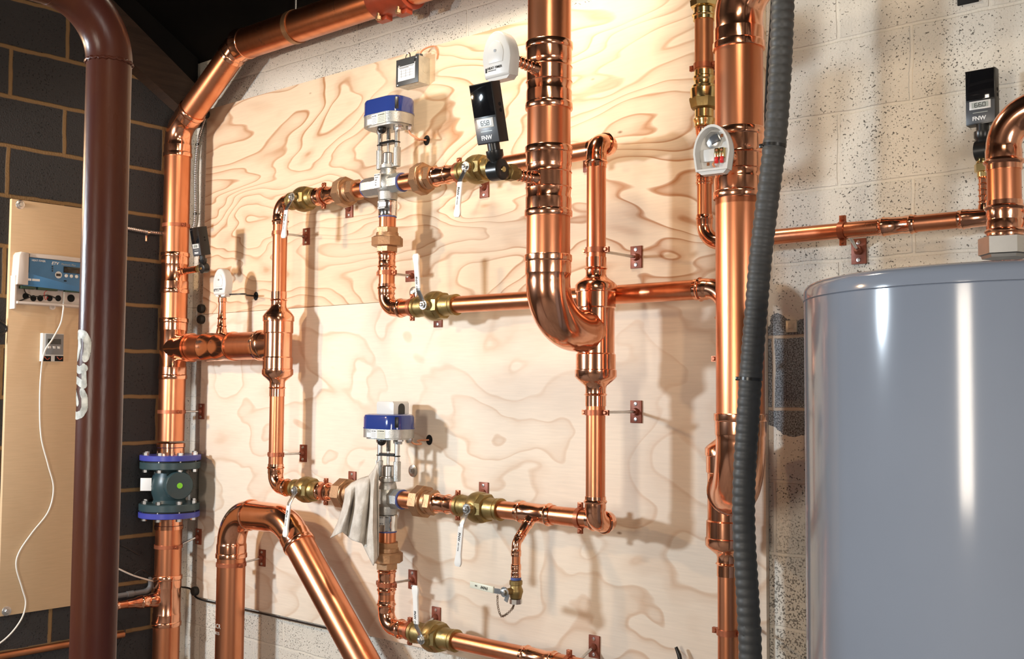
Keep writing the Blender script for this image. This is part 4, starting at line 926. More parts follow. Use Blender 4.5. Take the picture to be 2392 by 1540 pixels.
    # socket recess in the right rounded corner
    a = radians(-38); e = V3((cos(a), sin(a), 0)); pc = V3((x+W_/2-.052, y-D_/2+.052, 0))+e*.0515
    MB().box((pc.x, pc.y, (zt+zs2)/2-.002), (.013, (zt-zs2)*.72, .003), Zx.cross(e), Zx, .0008).build('cover_recess', 'bplastic', t)
    hs = zs2-z0
    f = y-D_/2-.0004
    for ax, bx, m_, hh0, hh1 in ((-.047,-.024,'label',.2,.62),(-.024,.008,'label',.12,.92),(.008,.050,'yellabel',.12,.92)):
        MB().box((x+(ax+bx)/2, f, z0+hs*(hh0+hh1)/2), (bx-ax-.001, hs*(hh1-hh0), .0008)).build('maker_label', m_, t)
    text(t, 'HEAT-TIMER', V3((x-.021, f-.0006, z0+hs*.74)), X, Zx, .0030, 'ink', bold=.01)
    text(t, 'ATTENTION', V3((x+.0115, f-.0006, z0+hs*.74)), X, Zx, .0044, 'ink', bold=.01)
    lines = MB()
    for k in range(4): lines.box((x+.029, f-.0006, z0+hs*(.62-.12*k)), (.034,.0011,.0003))
    for k in range(4): lines.box((x-.009, f-.0006, z0+hs*(.60-.12*k)), (.022,.0009,.0003))
    lines.build('label_print', 'gplastic', t)
    MB().ball((x-.004, y-.030, z0-.006), .017, 16, 10).build('release_knob', 'bplastic', t)
    gl = MB(); gl.lathe((x+.066,y-.01,z0+.004), -Zx, [(0,.016),(.010,.016),(.012,.012),(.020,.011)], 6); gl.lathe((x+.078,y+.028,z0+.004), -Zx, [(0,.012),(.008,.012),(.016,.009)], 6); gl.build('cable_gland', 'steel', t)
    if dial:
        MB().prism([(-.046,0),(.046,0),(.046,.040),(.040,.047),(-.040,.047),(-.046,.040)], (x-.002,y-.018,zt-.002), X, Zx, .075, ch=.003).build('dial_housing', 'wplastic', t)
        wp = [(-.016,0),(.016,0)]+[(.016*cos(pi*k/10), .024+.016*sin(pi*k/10)) for k in range(11)]
        MB().prism(wp, (x+.0452, y+.020, zt-.002), Y, Zx, .001).build('dial_window', 'bplastic', t)
    return t
control_valve('upper motorised control valve with blue capped actuator on chrome posts', MX, ZU, (zm_(234), zm_(272), zm_(301)), False)
control_valve('lower motorised control valve whose blue actuator carries a white dial box', BX, ZL, (zb1(967), zb1(1001), zb1(1026)), True)
# holes in the plywood with the cables that run into them
P1o = bpy.data.objects['plywood_sheet']; P2o = bpy.data.objects['plywood_sheet.001']
def hole(px, py, o, r=.0165, e=1.15):
    q = B(px, py); mb = MB(); n = 28; mb.add([(q.x+r*cos(2*pi*k/n), -.0008, q.z+r*e*sin(2*pi*k/n)) for k in range(n)], [tuple(range(n))]); sub(mb, 'cable_hole', 'dark', o); return q
h1 = hole(997, 328, P1o); h2 = hole(598, 692, P1o); h3 = hole(1003, 1028, P2o)
cable('actuator_cable', [V3((MX+.078,-.104,zm_(303)+.002)), V3((MX+.080,-.10,zm_(316))), V3((MX+.105,-.075,zm_(330))), V3((h1.x-.03,-.03,h1.z+.004)), V3((h1.x,-.0015,h1.z))], .0036, 'wire', 'copper coloured cable from the upper actuator into a hole in the plywood')
cable('actuator_cable', [V3((BX+.078,-.104,zb1(1027)+.002)), V3((BX+.083,-.085,zb1(1036))), V3((BX+.090,-.055,zb1(1037))), V3((h3.x-.03,-.03,h3.z-.003)), V3((h3.x,-.0015,h3.z))], .003, 'wire', 'thin brown cable from the lower actuator into a hole in the plywood')
for px, py, l in ((967, 684, 'bright zinc washer bolt on the plywood beside the raised white lever'), (965, 1100, 'zinc washer bolt on the plywood right of the lower control valve')):
    q = B(px, py); washer_bolt((q.x,-.0005,q.z), -Y, l, .0225)
for px, py, l in ((470, 722, 'upper black rubber stopper at the left plywood edge by the seam'), (470, 747, 'lower black rubber stopper at the left plywood edge by the seam'), (453, 1379, 'black rubber stopper at the bottom left corner of the plywood')):
    q = B(px, py); single(MB().lathe((max(q.x,.118),-.0005,q.z), -Y, [(0,.019),(.012,.021),(.022,.018),(.025,.010),(.025,.001)], 20), 'rubber_stopper', 'rubber', l, 'stopper')

# ================================================================== digital thermometers
SEG = {'0':'abcdef','5':'acdfg','6':'acdefg','8':'abcdefg'}
def thermometer(label, hinge, up, ux, Hh, Ww, Dd, digits, stub_dir, stub_len, sockm='brass', drop=True, shine=True):
    """black solar thermometer on a swivel knuckle; hinge = knuckle centre"""
    hinge = V3(hinge); up = V3(up).normalized(); ux = V3(ux); ux = (ux-up*ux.dot(up)).normalized(); nz = ux.cross(up); k = Ww/.075
    t = thing('digital_thermometer', hinge, label, 'thermometer', 'black solar powered thermometers')
    nl = .040*k; b0 = hinge + up*(.028*k+nl); c = b0 + up*Hh/2
    F = c + nz*Dd/2
    MB().box(c, (Ww, Hh, Dd), ux, up, .002).build('housing', 'bplastic', t)
    MB().box(F+up*(Hh*.22)+nz*.0004, (Ww*.94, Hh*.53, .0014), ux, up, .0003).build('solar_panel', 'gloss', t)
    MB().box(F-up*(Hh*.28)+nz*.0006, (Ww*.97, Hh*.40, .002), ux, up, .0005).build('front_plate', 'gplastic', t)
    wc = F-up*(Hh*.155)+nz*.0018
    MB().box(wc, (Ww*.72, Hh*.155, .003), ux, up, .0008).build('display_bezel', 'wplastic', t)
    MB().box(wc+nz*.0013, (Ww*.56, Hh*.100, .001), ux, up).build('display', 'lcd', t)
    dg = MB(); w = Ww*.085; h = Hh*.072; th = w*.22
    for i, ch_ in enumerate(digits):
        o = wc + nz*.0021 + ux*(Ww*(-.13+.135*i)) - up*0
        for sgm in SEG[ch_]:
            dx, dy, vert = {'a':(0,h/2,0),'g':(0,0,0),'d':(0,-h/2,0),'b':(w/2,h/4,1),'c':(w/2,-h/4,1),'f':(-w/2,h/4,1),'e':(-w/2,-h/4,1)}[sgm]
            dg.box(o+ux*dx+up*dy, ((th, h/2-th*.3, .0003) if vert else (w-th*.3, th, .0003)), ux, up)
    dg.box(wc+nz*.0021+ux*(Ww*.075)-up*(h/2), (th,th,.0003), ux, up); dg.build('digits', 'ink', t)
    text(t, 'FNW', F-up*(Hh*.43)+nz*.0018-ux*(Ww*.27), ux, up, Hh*.075, 'white', bold=.04)
    text(t, 'TEMPERATURE', F-up*(Hh*.305)+nz*.0018-ux*(Ww*.28), ux, up, Hh*.024, 'white') if False else MB().box(F-up*(Hh*.29)+nz*.0018, (Ww*.5, Hh*.012, .0004), ux, up).build('print_line', 'lcd', t)
    for s in (.12, .02): MB().lathe(c+ux*Ww/2+up*(Hh*s)-nz*Dd*.1, ux, [(-.001,.005*k),(.0006,.005*k),(.0006,.001)], 14).build('side_hole', 'dark', t)
    nk = MB().lathe(hinge+up*.020*k, up, [(0,.015*k),(.010*k,.019*k),(.014*k,.022*k),(.030*k,.022*k),(.031*k,.016*k),(nl+.01*k,.016*k)], 22); nk.build('neck', 'bplastic', t)
    ka = ux if abs(stub_dir[0]) < .9 else nz
    MB().lathe(hinge-ka*.020*k, ka, [(0,.020*k),(.003*k,.027*k),(.037*k,.027*k),(.040*k,.020*k),(.040*k,.0005)], 28).build('swivel_knuckle', 'bplastic', t)
    MB().lathe(hinge+ka*.0202*k, ka, [(0,.008*k),(.003*k,.007*k),(.003*k,.0005)], 16).build('swivel_screw', 'brassy', t)
    sd = V3(stub_dir).normalized()
    b_ = MB().lathe(hinge+sd*.020*k, sd, [(0,.013*k),(.012*k,.018*k),(.014*k,.018*k)], 20); b_.lathe(hinge+sd*.034*k, sd, [(0,.020*k),(.002,.023*k),(.022*k,.023*k),(.024*k,.020*k)], 6); b_.lathe(hinge+sd*.058*k, sd, [(0,.016*k),(.012*k,.016*k)], 20); b_.build('hex_nut', sockm, t)
    return hinge+sd*.070*k
# ================================================================== big supply pipe
SPX, SPY, SPR = 2.50, -.443, .0622
def zq(py): return Zp(py, SPX, SPY)
zt775 = zs_(775)
bs = thing('supply_pipe', (SPX,SPY,zt775-.07), 'large copper supply pipe coming straight down the middle and elbowing into the manifold', 'pipe')
tube((SPX,SPY,zq(112)), (SPX,SPY,3.27), SPR, 48).build('pipe', 'pipe', bs)
for a, b in ((258, 101), (508, 344)):
    mb = coup(MB(), (SPX,SPY,zq(a)), (SPX,SPY,zq(b)), SPR, True, 48, mid=[((zq(b)-zq(a))*.40, SPR+.0025),((zq(b)-zq(a))*.41, SPR+.005),((zq(b)-zq(a))*.42, SPR+.0025),((zq(b)-zq(a))*.62, SPR+.0025),((zq(b)-zq(a))*.63, SPR+.005),((zq(b)-zq(a))*.64, SPR+.0025)]); mb.build('coupling', 'fit', bs)
tube((SPX,SPY,zq(352)), (SPX,SPY,zq(250)), SPR, 48).build('pipe', 'pipe', bs)
RE = SY-SPY-.088; RE = .132
mb = MB(); m0, m1 = bend(mb, (SPX,SPY,zt775), -Zx, Y, SPR, RE, big=True, s1=False, e0=max(0, zq(596)-(zt775+RE)-.060), e1=max(.002, (SY-.086)-(SPY+RE)), seg=48, n=24); mb.build('elbow', 'fit', bs)
tube(m0-Zx*.03, (SPX,SPY,zq(500)), SPR, 48).build('pipe', 'pipe', bs)
def stub(p, d, l, r, name, parent):
    d = V3(d).normalized(); p = V3(p)
    pr = [(0,r*1.7),(.010,r*1.55),(.018,r*1.15)]; q = .020
    while q < l-.012: pr += [(q,r*1.1),(q+.004,r*1.3),(q+.008,r*1.1)]; q += .014
    pr += [(l,r*1.05)]
    MB().lathe(p, d, pr, 22).build(name, 'fit', parent)
za_ = zq(424); zb_2 = zq(172)
stub((SPX,SPY-SPR+.006,za_), (-.12,-1,0), .085, .013, 'sensor_stub', bs)
he = V3((SPX,SPY-SPR+.006,za_))+V3((-.12,-1,0)).normalized()*.083
sdn = -V3((-.12,-1,0)).normalized()
thermometer('large black digital thermometer reading 65.8 in front of the upper run', he-sdn*.070*1.06+X*.012, (.02,-.27,1), X, .160, .080, .036, '658', sdn, .07, 'brass')
stub((SPX,SPY-SPR+.006,zb_2), (-.10,-1,.10), .105, .0125, 'sensor_stub', bs)
te = V3((SPX,SPY-SPR+.006,zb_2))+V3((-.10,-1,.10)).normalized()*.105
# ================================================================== temperature transmitters
def dshape(w, h, n=18, top=.62):
    P = [(-w/2*.86, 0), (w/2*.86, 0)]; hs = h*(1-top)
    for k in range(n+1):
        a = pi*k/n; P.append((w/2*cos(a) if abs(cos(a)) < 2 else 0, hs+h*top*sin(a)))
    return P
def transmitter(label, o, ux, up, w, h, d, closed, words=True):
    """o = bottom centre of the back plate; front faces ux x up"""
    o = V3(o); ux = V3(ux).normalized(); up = V3(up).normalized(); nz = ux.cross(up)
    t = thing('temperature_transmitter', o, label, 'transmitter', 'white temperature transmitters'); P = dshape(w, h)
    if closed:
        MB().prism(P, o+nz*d, ux, up, d*.55, ch=.007).build('cover', 'wplastic', t)
        MB().prism([(a*.985, .001+b*.985) for a, b in P], o+nz*d*.48, ux, up, d*.48).build('base', 'wplastic', t)
        MB().prism([(a*.56, h*.30+b*.48) for a, b in P], o+nz*(d+.0022), ux, up, .004, ch=.0018).build('cover_crest', 'wplastic', t)
        MB().lathe(o+up*h*.56+nz*(d+.002), nz, [(0,.0045),(.0018,.0042),(.0018,.0005)], 14).build('cover_screw', 'steel', t)
        if words:
            MB().box(o+nz*(d+.0006)+up*h*.17-ux*w*.345, (w*.05, h*.10, .0006), ux, up).build('maker_mark', 'ink', t)
            text(t, 'HEAT-TIMER', o+nz*(d+.0004)+up*h*.178-ux*w*.30, ux, up, h*.055, 'ink', bold=.025)
            text(t, 'CORPORATION', o+nz*(d+.0004)+up*h*.135-ux*w*.29, ux, up, h*.024, 'ink')
    else:
        MB().prism(P, o+nz*.004, ux, up, .004).build('back_plate', 'wplastic', t)
        wl = MB(); n = len(P); vs = []; fs = []; cx, cy = 0, h*.45
        for p in P:
            for q, zz_ in ((1, 0), (1, d), (.90, d), (.88, .003)):
                a, b = cx+(p[0]-cx)*q, cy+(p[1]-cy)*q; vs.append(o+ux*a+up*b+nz*zz_)
        for k in range(n):
            k2 = (k+1) % n
            for j in range(3): fs.append((k*4+j, k2*4+j, k2*4+j+1, k*4+j+1))
        wl.add(vs, fs); wl.build('side_wall', 'wplastic', t)
        s_ = MB().lathe(o+up*h*.70-ux*w*.05+nz*.004, nz, [(0,.022),(.006,.022),(.009,.016),(.009,.001)], 7).build('sensor_button', 'steel', t)
        MB().box(o+up*h*.70+ux*w*.02+nz*.012, (.022,.020,.010), ux+up*.4, up-ux*.4, .002).build('sensor_clip', 'gplastic', t)
        MB().box(o+up*h*.36-ux*w*.14+nz*.010, (w*.32,h*.27,.012), ux, up, .002).build('terminal_block', 'wplastic', t)
        for i in (0, 1):
            MB().box(o+up*h*.40+ux*w*(.085+.135*i)+nz*.010, (w*.105,h*.20,.012), ux, up, .001).build('terminal', 'brassy', t)
            for j in (-1, 1): MB().lathe(o+up*h*(.40+.05*j)+ux*w*(.085+.135*i)+nz*.016, nz, [(0,.0035),(.0012,.003),(.0012,.0004)], 10).build('terminal_screw', 'dull', t)
            cable('lead', [o+up*h*.30+ux*w*(.08+.14*i)+nz*.013, o+up*h*.24+ux*w*(.075+.14*i)+nz*.015, o+up*h*.19+ux*w*(.07+.14*i)+nz*.011], .0048, 'red', '', parent=t)
        for a, b in ((.18,.78),(-.20,.19),(-.14,.79)): MB().box(o+up*h*b+ux*w*a+nz*.0045, (.007,.008,.001), ux, up).build('slot', 'dull', t)
        cable('lead', [o+up*h*.22-ux*w*.0+nz*.008, o+up*h*.16-ux*w*.03+nz*.012, o+up*h*.10+nz*.008], .003, 'wire', '', parent=t)
    MB().prism([(-w*.30,-.008),(w*.30,-.008),(w*.40,0.001),(-w*.40,0.001)], o+nz*d*.80, ux, up, d*.78).build('bottom_lip', 'wplastic', t)
    return t
tu = V3((0,-.05,1)); 
transmitter('white rounded transmitter on a copper stub above the large digital thermometer', te+V3((-.012,-.002,-.058)), X+Y*-.0, tu, .104, .126, .040, True)
rsu = V3((0,0,1))
zsx = HZ+RR-.004+.156
transmitter('small white transmitter standing upright on the wide copper header', (xs, HY+.018, zsx+.012), X+Y*.12, Zx, .082, .112, .040, True)
tj = bpy.data.objects['temperature_transmitter.001']
MB().lathe((xs,HY,zsx-.001), Zx, [(0,.016),(.012,.018),(.013,.014),(.024,.014),(.030,.0145)], 6).build('hex_nut', 'chrome', tj)
cable('transmitter_cable', [V3((xs+.036,HY+.012,Zp(688,xs+.05,HY+.02))), V3((xs+.10,-.09,Zp(687,xs+.1,-.09))), V3((h2.x-.03,-.03,h2.z+.004)), V3((h2.x,-.0015,h2.z))], .0034, 'bplastic', 'black cable from the small white transmitter into a hole in the plywood')
# thermometer on the corner riser
hk = V3((RX,RY,zs))+sv*.098
eh = thermometer('black digital thermometer leaning beside the corner riser', V3((RX,RY,zs))+sv*.270, (.0,-.20,1), X, .122, .060, .046, '658', -sv, .05, 'brass')
# ================================================================== junction box
q = B(926, 142, .062); w = B(977, 128, .062).x-q.x; hgt = q.z-B(926, 203, .062).z
jb = thing('junction_box', (q.x+w/2, 0, q.z-hgt), 'galvanised junction box with dark lid and white label above the upper actuator', 'junction box')
jc = V3((q.x+w/2, -.030, q.z-hgt/2))
MB().box(jc, (w, hgt, .060), ch=.002).build('box', 'galv', jb)
MB().box(jc-Y*.031, (w+.002, hgt+.002, .003), ch=.0015).build('lid', 'boxlid', jb)
MB().box(jc-Y*.033+Zx*(-hgt*.06)-X*w*.02, (w*.77, hgt*.55, .001)).build('wiring_label', 'label', jb)
ln = MB()
for k in range(2): ln.box(jc-Y*.0337+Zx*(hgt*(.175-.035*k))-X*w*(.02+.1*k), (w*(.66-.25*k), hgt*.018, .0003))
for k in range(3): ln.box(jc-Y*.0337+Zx*(hgt*(.03-.1*k))-X*w*.02, (w*.6, hgt*.006, .0003))
for k in range(3): ln.box(jc-Y*.0337+Zx*(-hgt*.07)+X*w*(-.25+.2*k), (w*.008, hgt*.3, .0003))
ln.build('label_print', 'gplastic', jb)
for a, b in ((-.36,.27),(.36,.27),(.42,.44),(-.42,-.44)): MB().lathe(jc-Y*.0325+X*w*a+Zx*hgt*b, -Y, [(0,.0045),(.002,.004),(.003,.001)], 12).build('screw', 'steel', jb)
MB().lathe(jc-Y*.0324+X*w*.36+Zx*hgt*.36, -Y, [(0,.004),(.0005,.004),(.0005,.0005)], 12).build('lid_hole', 'dark', jb)
for k in range(3): MB().lathe(jc+X*w*(-.28+.28*k)-Zx*(hgt/2-.0005), -Zx, [(0,.0125),(.001,.012),(.001,.0005)], 20).build('knockout', 'galv', jb)
MB().lathe(jc+X*w*.5+Zx*hgt*.05+Y*.005, X, [(0,.016),(.0008,.0155),(.0008,.0005)], 24).build('knockout', 'galv', jb)
hkx = jc.x-w*.12; HKP = [V3((hkx,-.034,q.z-.004)), V3((hkx,-.034,q.z+.022)), V3((hkx-.010,-.034,q.z+.030)), V3((hkx-.022,-.034,q.z+.018)), V3((hkx-.024,-.032,q.z+.004))]
MB().sweep(smooth_path(HKP, 6), .0022, 8).build('wire_hook', 'chrome', jb)
MB().lathe((jc.x+w*.30,-.034,q.z-.006), Zx, [(0,.017),(.010,.017),(.012,.014),(.018,.014)], 20).build('cable_bushing', 'gplastic', jb)
cable('cable', [V3((jc.x+w*.30,-.034,q.z+.006)), V3((jc.x+w*.40,-.025,q.z+.03)), V3((jc.x+w*.72,-.008,q.z+.040)), V3((jc.x+w*.86,-.004,q.z+.018)), V3((jc.x+w*.84,-.004,q.z-.01))], .003, 'wire', '', parent=jb)
# ================================================================== gooseneck
GX, GY, GR = .588, -.149, .058
pA, pB_ = B(688, 1252, .149), B(846, 1540, .149); gd = (pB_-pA).normalized(); gd.y = 0; gd.normalize()
gz = Zp(1203, GX+.12, GY); k = (gz-pA.z)/gd.z; gc = V3((pA.x+gd.x*k, GY, gz)); g0 = V3((GX,GY,gz))
gn = thing('copper_gooseneck', (GX,GY,0), 'wide copper gooseneck rising at the lower left and slanting down to the right', 'pipe')
l_ = (gc-g0).length; th = acos(X.dot(gd)); R1 = .125; RG = min(.17, (l_-R1-.012)/tan(th/2)); T2 = RG*tan(th/2)
mb = MB(); m0, m1 = bend(mb, g0, Zx, X, GR, R1, big=True, s1=False, e1=.001, seg=44, n=20); mb.build('elbow', 'fit', gn)
mb = MB(); k0, k1 = bend(mb, gc, X, gd, GR, RG, big=True, s0=False, e0=max(0,(l_-T2-R1)-.001), seg=44); mb.build('elbow', 'fit', gn)
MB().lathe(m1-X*.006, X, [(0,GR),(0,GR+.003),(.004,GR+.006),(.009,GR+.006),(.012,GR+.003),(.012,GR)], 40).build('joint_ring', 'fit', gn)
tube((GX,GY,0), m0+Zx*.03, GR, 44).build('pipe', 'pipe', gn)
pe = k1-gd*.03; le = (pe.z-.06)/-gd.z; tube(pe, pe+gd*le, GR, 44).build('slanted_pipe', 'pipe', gn)
clamp('copper clamp with rod on the upright of the gooseneck', (GX,GY,Zp(1318,GX,GY)), Zx, GR, X, poff=(.012,.01))
text(gn, 'ACR', (GX-.028, GY-GR-.0012, Zp(1468,GX,GY-GR)), X, Zx, .018, 'stencil', name='print') ; text(gn, '4/8025', (GX-.032, GY-GR-.0012, Zp(1483,GX,GY-GR)), X, Zx, .012, 'stencil', name='print')
# ================================================================== right big pipe and manifold
QX, QY, QR = 3.04, -.32, .0622
def zQ(py): return Zp(py, QX, QY)
qb = thing('supply_pipe', (QX,QY,zQ(1160)-.07), 'large copper pipe at the right, half hidden by the grey conduit', 'pipe')
mb = MB(); m0, m1 = bend(mb, (QX,QY,zQ(45)+.11), Zx, X, QR, .11, big=True, e0=max(0, zQ(45)-zQ(118)-.060), s1=False, e1=.02, seg=48); mb.build('elbow', 'fit', qb)
tube(m1-X*.01, m1+X*.9, QR, 40).build('pipe', 'pipe', qb)
tube((QX,QY,zQ(462)-.02), m0+Zx*.03, QR, 48).build('pipe', 'pipe', qb)
a, b = 466, 303; hh = zQ(b)-zQ(a)
coup(MB(), (QX,QY,zQ(a)), (QX,QY,zQ(b)), QR, True, 48, mid=[(hh*.40, QR+.0025),(hh*.41, QR+.005),(hh*.42, QR+.0025),(hh*.62, QR+.0025),(hh*.63, QR+.005),(hh*.64, QR+.0025)]).build('coupling', 'fit', qb)
MXr, MYr = 2.895, -.132
ed = V3((MXr-QX, MYr-QY, 0)); el = ed.length; ed.normalize(); zE = zQ(1160)
mb = MB(); RE2 = el-.085; m0, m1 = bend(mb, (QX,QY,zE), -Zx, ed, QR, RE2, big=True, s1=False, e0=max(0, zQ(1022)-(zE+RE2)-.060), e1=.004, seg=48, n=24); mb.build('elbow', 'fit', qb)
MB().lathe(m1-ed*.004, ed, [(0,QR),(.0,QR+.004),(.004,QR+.006),(.008,QR+.004),(.008,QR)], 40).build('joint_ring', 'fit', qb)
tube(m0-Zx*.03, (QX,QY,zQ(462)+.02), QR, 48).build('pipe', 'pipe', qb)
def zR(py): return Zp(py, MXr, MYr)
rzs = (zR(1020), zR(1046), zR(1276), zR(1302))
manifold('copper_manifold', MXr, MYr, rzs, 'belled copper manifold behind the grey conduit at the right', ed*-1, zE, .088)
ru = thing('copper_pipe', (MXr,MYr,rzs[0]+.05), 'slim copper pipe hidden behind the large right pipe', 'pipe', 'slim copper legs')
tube((MXr,MYr,rzs[0]+.02), (MXr,MYr,ZM-.075), r2).build('pipe', 'pipe', ru)
rd = thing('copper_pipe', (MXr,MYr,0), 'slim copper pipe running down from the right manifold', 'pipe', 'slim copper legs')
tube((MXr,MYr,0), (MXr,MYr,rzs[3]-.02), r2).build('pipe', 'pipe', rd)
clamp('copper clamp whose ear shows left of the large right pipe', (MXr,MYr,zR(838)), Zx, r2, X, rod=False)
clamp('copper clamp low on the pipe under the right manifold', (MXr,MYr,zR(1477)), Zx, r2, X)
stq = V3((.10,-1,0)).normalized(); zS = zQ(378)
stub(V3((QX,QY,zS))+stq*(QR-.006), stq, .058, .0125, 'sensor_stub', qb)
oe = V3((QX,QY,zS))+stq*(QR+.052)
transmitter('opened white transmitter showing its terminals and red leads beside the right pipe', V3((3.048,-.452,B(1674,403,.45).z)), V3((1,.10,0)), Zx, .098, .116, .030, False)
# ================================================================== slim assembly top right
VX, VY, VR = 2.795, -.085, .0275
def zV(py): return Zp(py, VX, VY)
ZR_ = 1.977
bv_ = thing('brass_valve', (VX,VY,zV(48)), 'brass valve at the top edge left of the large right pipe', 'valve')
mb = MB(); z = zV(48); mb.lathe((VX,VY,z), Zx, [(0,VR),(0,VR+.004),(.010,VR+.004),(.013,VR+.0075),(.017,VR+.0075),(.020,VR+.003),(.034,VR+.003)], 30); mb.lathe((VX,VY,z+.034), Zx, [(0,.030),(.006,.040),(.024,.042),(.027,.038)], 8); mb.lathe((VX,VY,z+.06), Zx, [(0,.036),(.012,.040),(.05,.041),(.06,.036),(.08,.034)], 30); mb.build('body', 'brassy', bv_)
tube((VX,VY,zV(-30)), (VX,VY,3.1), VR, 30).build('pipe', 'pipe', bv_)
vp = thing('copper_pipe', (VX,VY,zV(170)), 'short reddish copper pipe under the brass valve at the top right', 'pipe'); tube((VX,VY,zV(172)), (VX,VY,zV(46)), VR, 30).build('pipe', 'dull', vp)
clamp('red copper clamp on the short pipe above the brass check valve', (VX,VY,zV(155)), Zx, VR, X, rod=True)
cv_ = thing('brass_check_valve', (VX,VY,zV(296)), 'polished brass check valve on the slim pipe behind the open transmitter', 'valve')
L_ = zV(166)-zV(296); z = zV(296)
MB().lathe((VX,VY,z), Zx, [(0,VR-.004),(0,VR+.001),(L_*.06,VR+.001),(L_*.10,VR+.005),(L_*.13,VR+.005),(L_*.16,VR),(L_*.30,VR)], 30).build('lower_tail', 'brassy', cv_)
MB().lathe((VX,VY,z+L_*.30), Zx, [(0,VR),(L_*.03,VR+.012),(L_*.16,VR+.017),(L_*.20,VR+.017)], 8).build('hex_collar', 'brass', cv_)
mb = MB().lathe((VX,VY,z+L_*.48), Zx, [(0,VR+.002),(.0005,VR+.015),(L_*.03,VR+.013),(L_*.19,VR+.013),(L_*.21,VR+.009),(L_*.25,VR+.008),(L_*.27,VR+.003)], 36)
mb.lathe((VX,VY,z+L_*.74), Zx, [(0,VR+.002),(L_*.03,VR+.001),(L_*.08,VR+.001),(L_*.11,VR+.005),(L_*.15,VR+.005),(L_*.17,VR+.001),(L_*.26,VR+.001),(L_*.26,VR-.002)], 30); mb.build('body', 'brassy', cv_)
r15 = .0212
vl = thing('copper_pipe', (VX,VY,ZR_), 'slim copper pipe behind the open transmitter that sweeps into the level right run', 'pipe')
coup(MB(), (VX,VY,zV(352)), (VX,VY,zV(290)), r15+.001, seg=28).build('coupling', 'fit', vl)
coup(MB(), (VX,VY,zV(432)), (VX,VY,zV(405)), r15, seg=28).build('coupling', 'fit', vl)
mb = MB(); m0, m1 = bend(mb, (VX,VY,ZR_), -Zx, X, r15, .055, seg=28, s1=False, e1=.02); mb.build('elbow', 'fit', vl); tube(m0-Zx*.02, (VX,VY,zV(345)), r15, 28).build('pipe', 'pipe', vl)
def xR(px): return Xp(px, VY, ZR_)
rr = thing('copper_pipe', (3.2,VY,ZR_-.03), 'level copper run along the painted blocks behind the grey tank', 'pipe')
tube(m1-X*.005, (4.25,VY,ZR_), r15, 28).build('pipe', 'pipe', rr)
coup(MB(), (xR(2055),VY,ZR_), (xR(2140),VY,ZR_), r15, seg=28).build('coupling', 'fit', rr)
xt = xR(2299); mb = coup(MB(), (xR(2240),VY,ZR_), (xR(2362),VY,ZR_), r15, seg=28)
def zT(py): return Zp(py, xt, VY)
mb.lathe((xt,VY,ZR_), Zx, [(0,r15*.8),(r15+.008,.0135),(r15+.012,.012)], 22); mb.build('tee', 'fit', rr)
mb = MB(); h0 = ZR_+r15+.010; h1_ = zT(410); n = 5
pr = [(0,.0115)]
for i in range(n): q0 = (h1_-h0)*(i+.3)/n; pr += [(q0,.0115),(q0+.003,.0140),(q0+.006,.0115)]
pr.append((h1_-h0,.012)); mb.lathe((xt,VY,h0), Zx, pr, 22); mb.build('sensor_stub', 'fit', rr); MB().lathe((xt,VY,h1_), Zx, [(0,.0125),(.006,.0125)], 20).build('thread_tape', 'tape', rr)
th_h = (zT(165)-zT(292))
thermometer('black digital thermometer reading 66.0 on the block wall above the tank', (xt,VY,h1_+.006+.070*1.0), (0,0,1), X, th_h, .068, .030, '660', (0,0,-1), .05, 'brassy') if False else None
hk2 = zT(292)-.028*(.070/.075)-.040*(.070/.075)
thermometer('black digital thermometer reading 66.0 on the block wall above the tank', (xt,VY,hk2), (0,0,1), X, th_h, .070, .030, '660', (0,0,-1), .05, 'brassy')
cz = Xp(1969, VY, ZR_); clamp('copper clamp on the level run over the painted block wall', (cz,VY,ZR_), X, r15, Zx, wall=WY, poff=(.0,-.045))
# ================================================================== tank
TR = .42; rdir = ray(1879, 900); rdir.z = 0; rdir.normalize(); nr = V3((rdir.y, -rdir.x, 0))
ka_ = (-(TR+.10)-CP.y-TR*nr.y)/rdir.y; TC = V3((CP.x, CP.y, 0)) + rdir*ka_ + nr*TR
ZS_, ZT_ = 1.737, 1.774
tk = thing('water_tank', (TC.x,TC.y,0), 'tall glossy grey cylindrical water tank at the right', 'water tank')
MB().lathe(TC, Zx, [(.0,TR-.004),(.004,TR),(ZS_-.0015,TR),(ZS_,TR-.0015)], 128).build('shell', 'tank', tk)
MB().lathe(TC+Zx*ZS_, Zx, [(0,TR-.0015),(.0012,TR+.0012),(.017,TR+.0012),(.024,TR-.001),(.030,TR-.006),(.034,TR-.014),(ZT_-ZS_,TR-.026),(ZT_-ZS_+.012,TR*.5),(ZT_-ZS_+.014,.001)], 128).build('lid', 'tank', tk)
tp = CP + ray(2348, 560)*2.2; TPX, TPY = tp.x, tp.y
def zP(py): return Zp(py, TPX, TPY)
zn0, zn1 = max(zP(597), ZT_+.002), zP(553)
ot = thing('tank_outlet_pipe', (TPX,TPY,zn0), 'copper outlet pipe with large steel nut and elbow on top of the tank', 'pipe')
MB().lathe((TPX,TPY,zn0-.006), Zx, [(0,.044),(.006,.046),(.008,.051),(zn1-zn0+.003,.051),(zn1-zn0+.006,.046)], 6, phase=.2).build('hex_nut', 'nut', ot)
rt_ = .0325
coup(MB(), (TPX,TPY,zn1-.004), (TPX,TPY,zP(470)), rt_, seg=36).build('adapter', 'fit', ot)
ze = zP(262); mb = MB(); m0, m1 = bend(mb, (TPX,TPY,ze), Zx, X, rt_, .075, seg=36, e1=.02); mb.build('elbow', 'fit', ot)
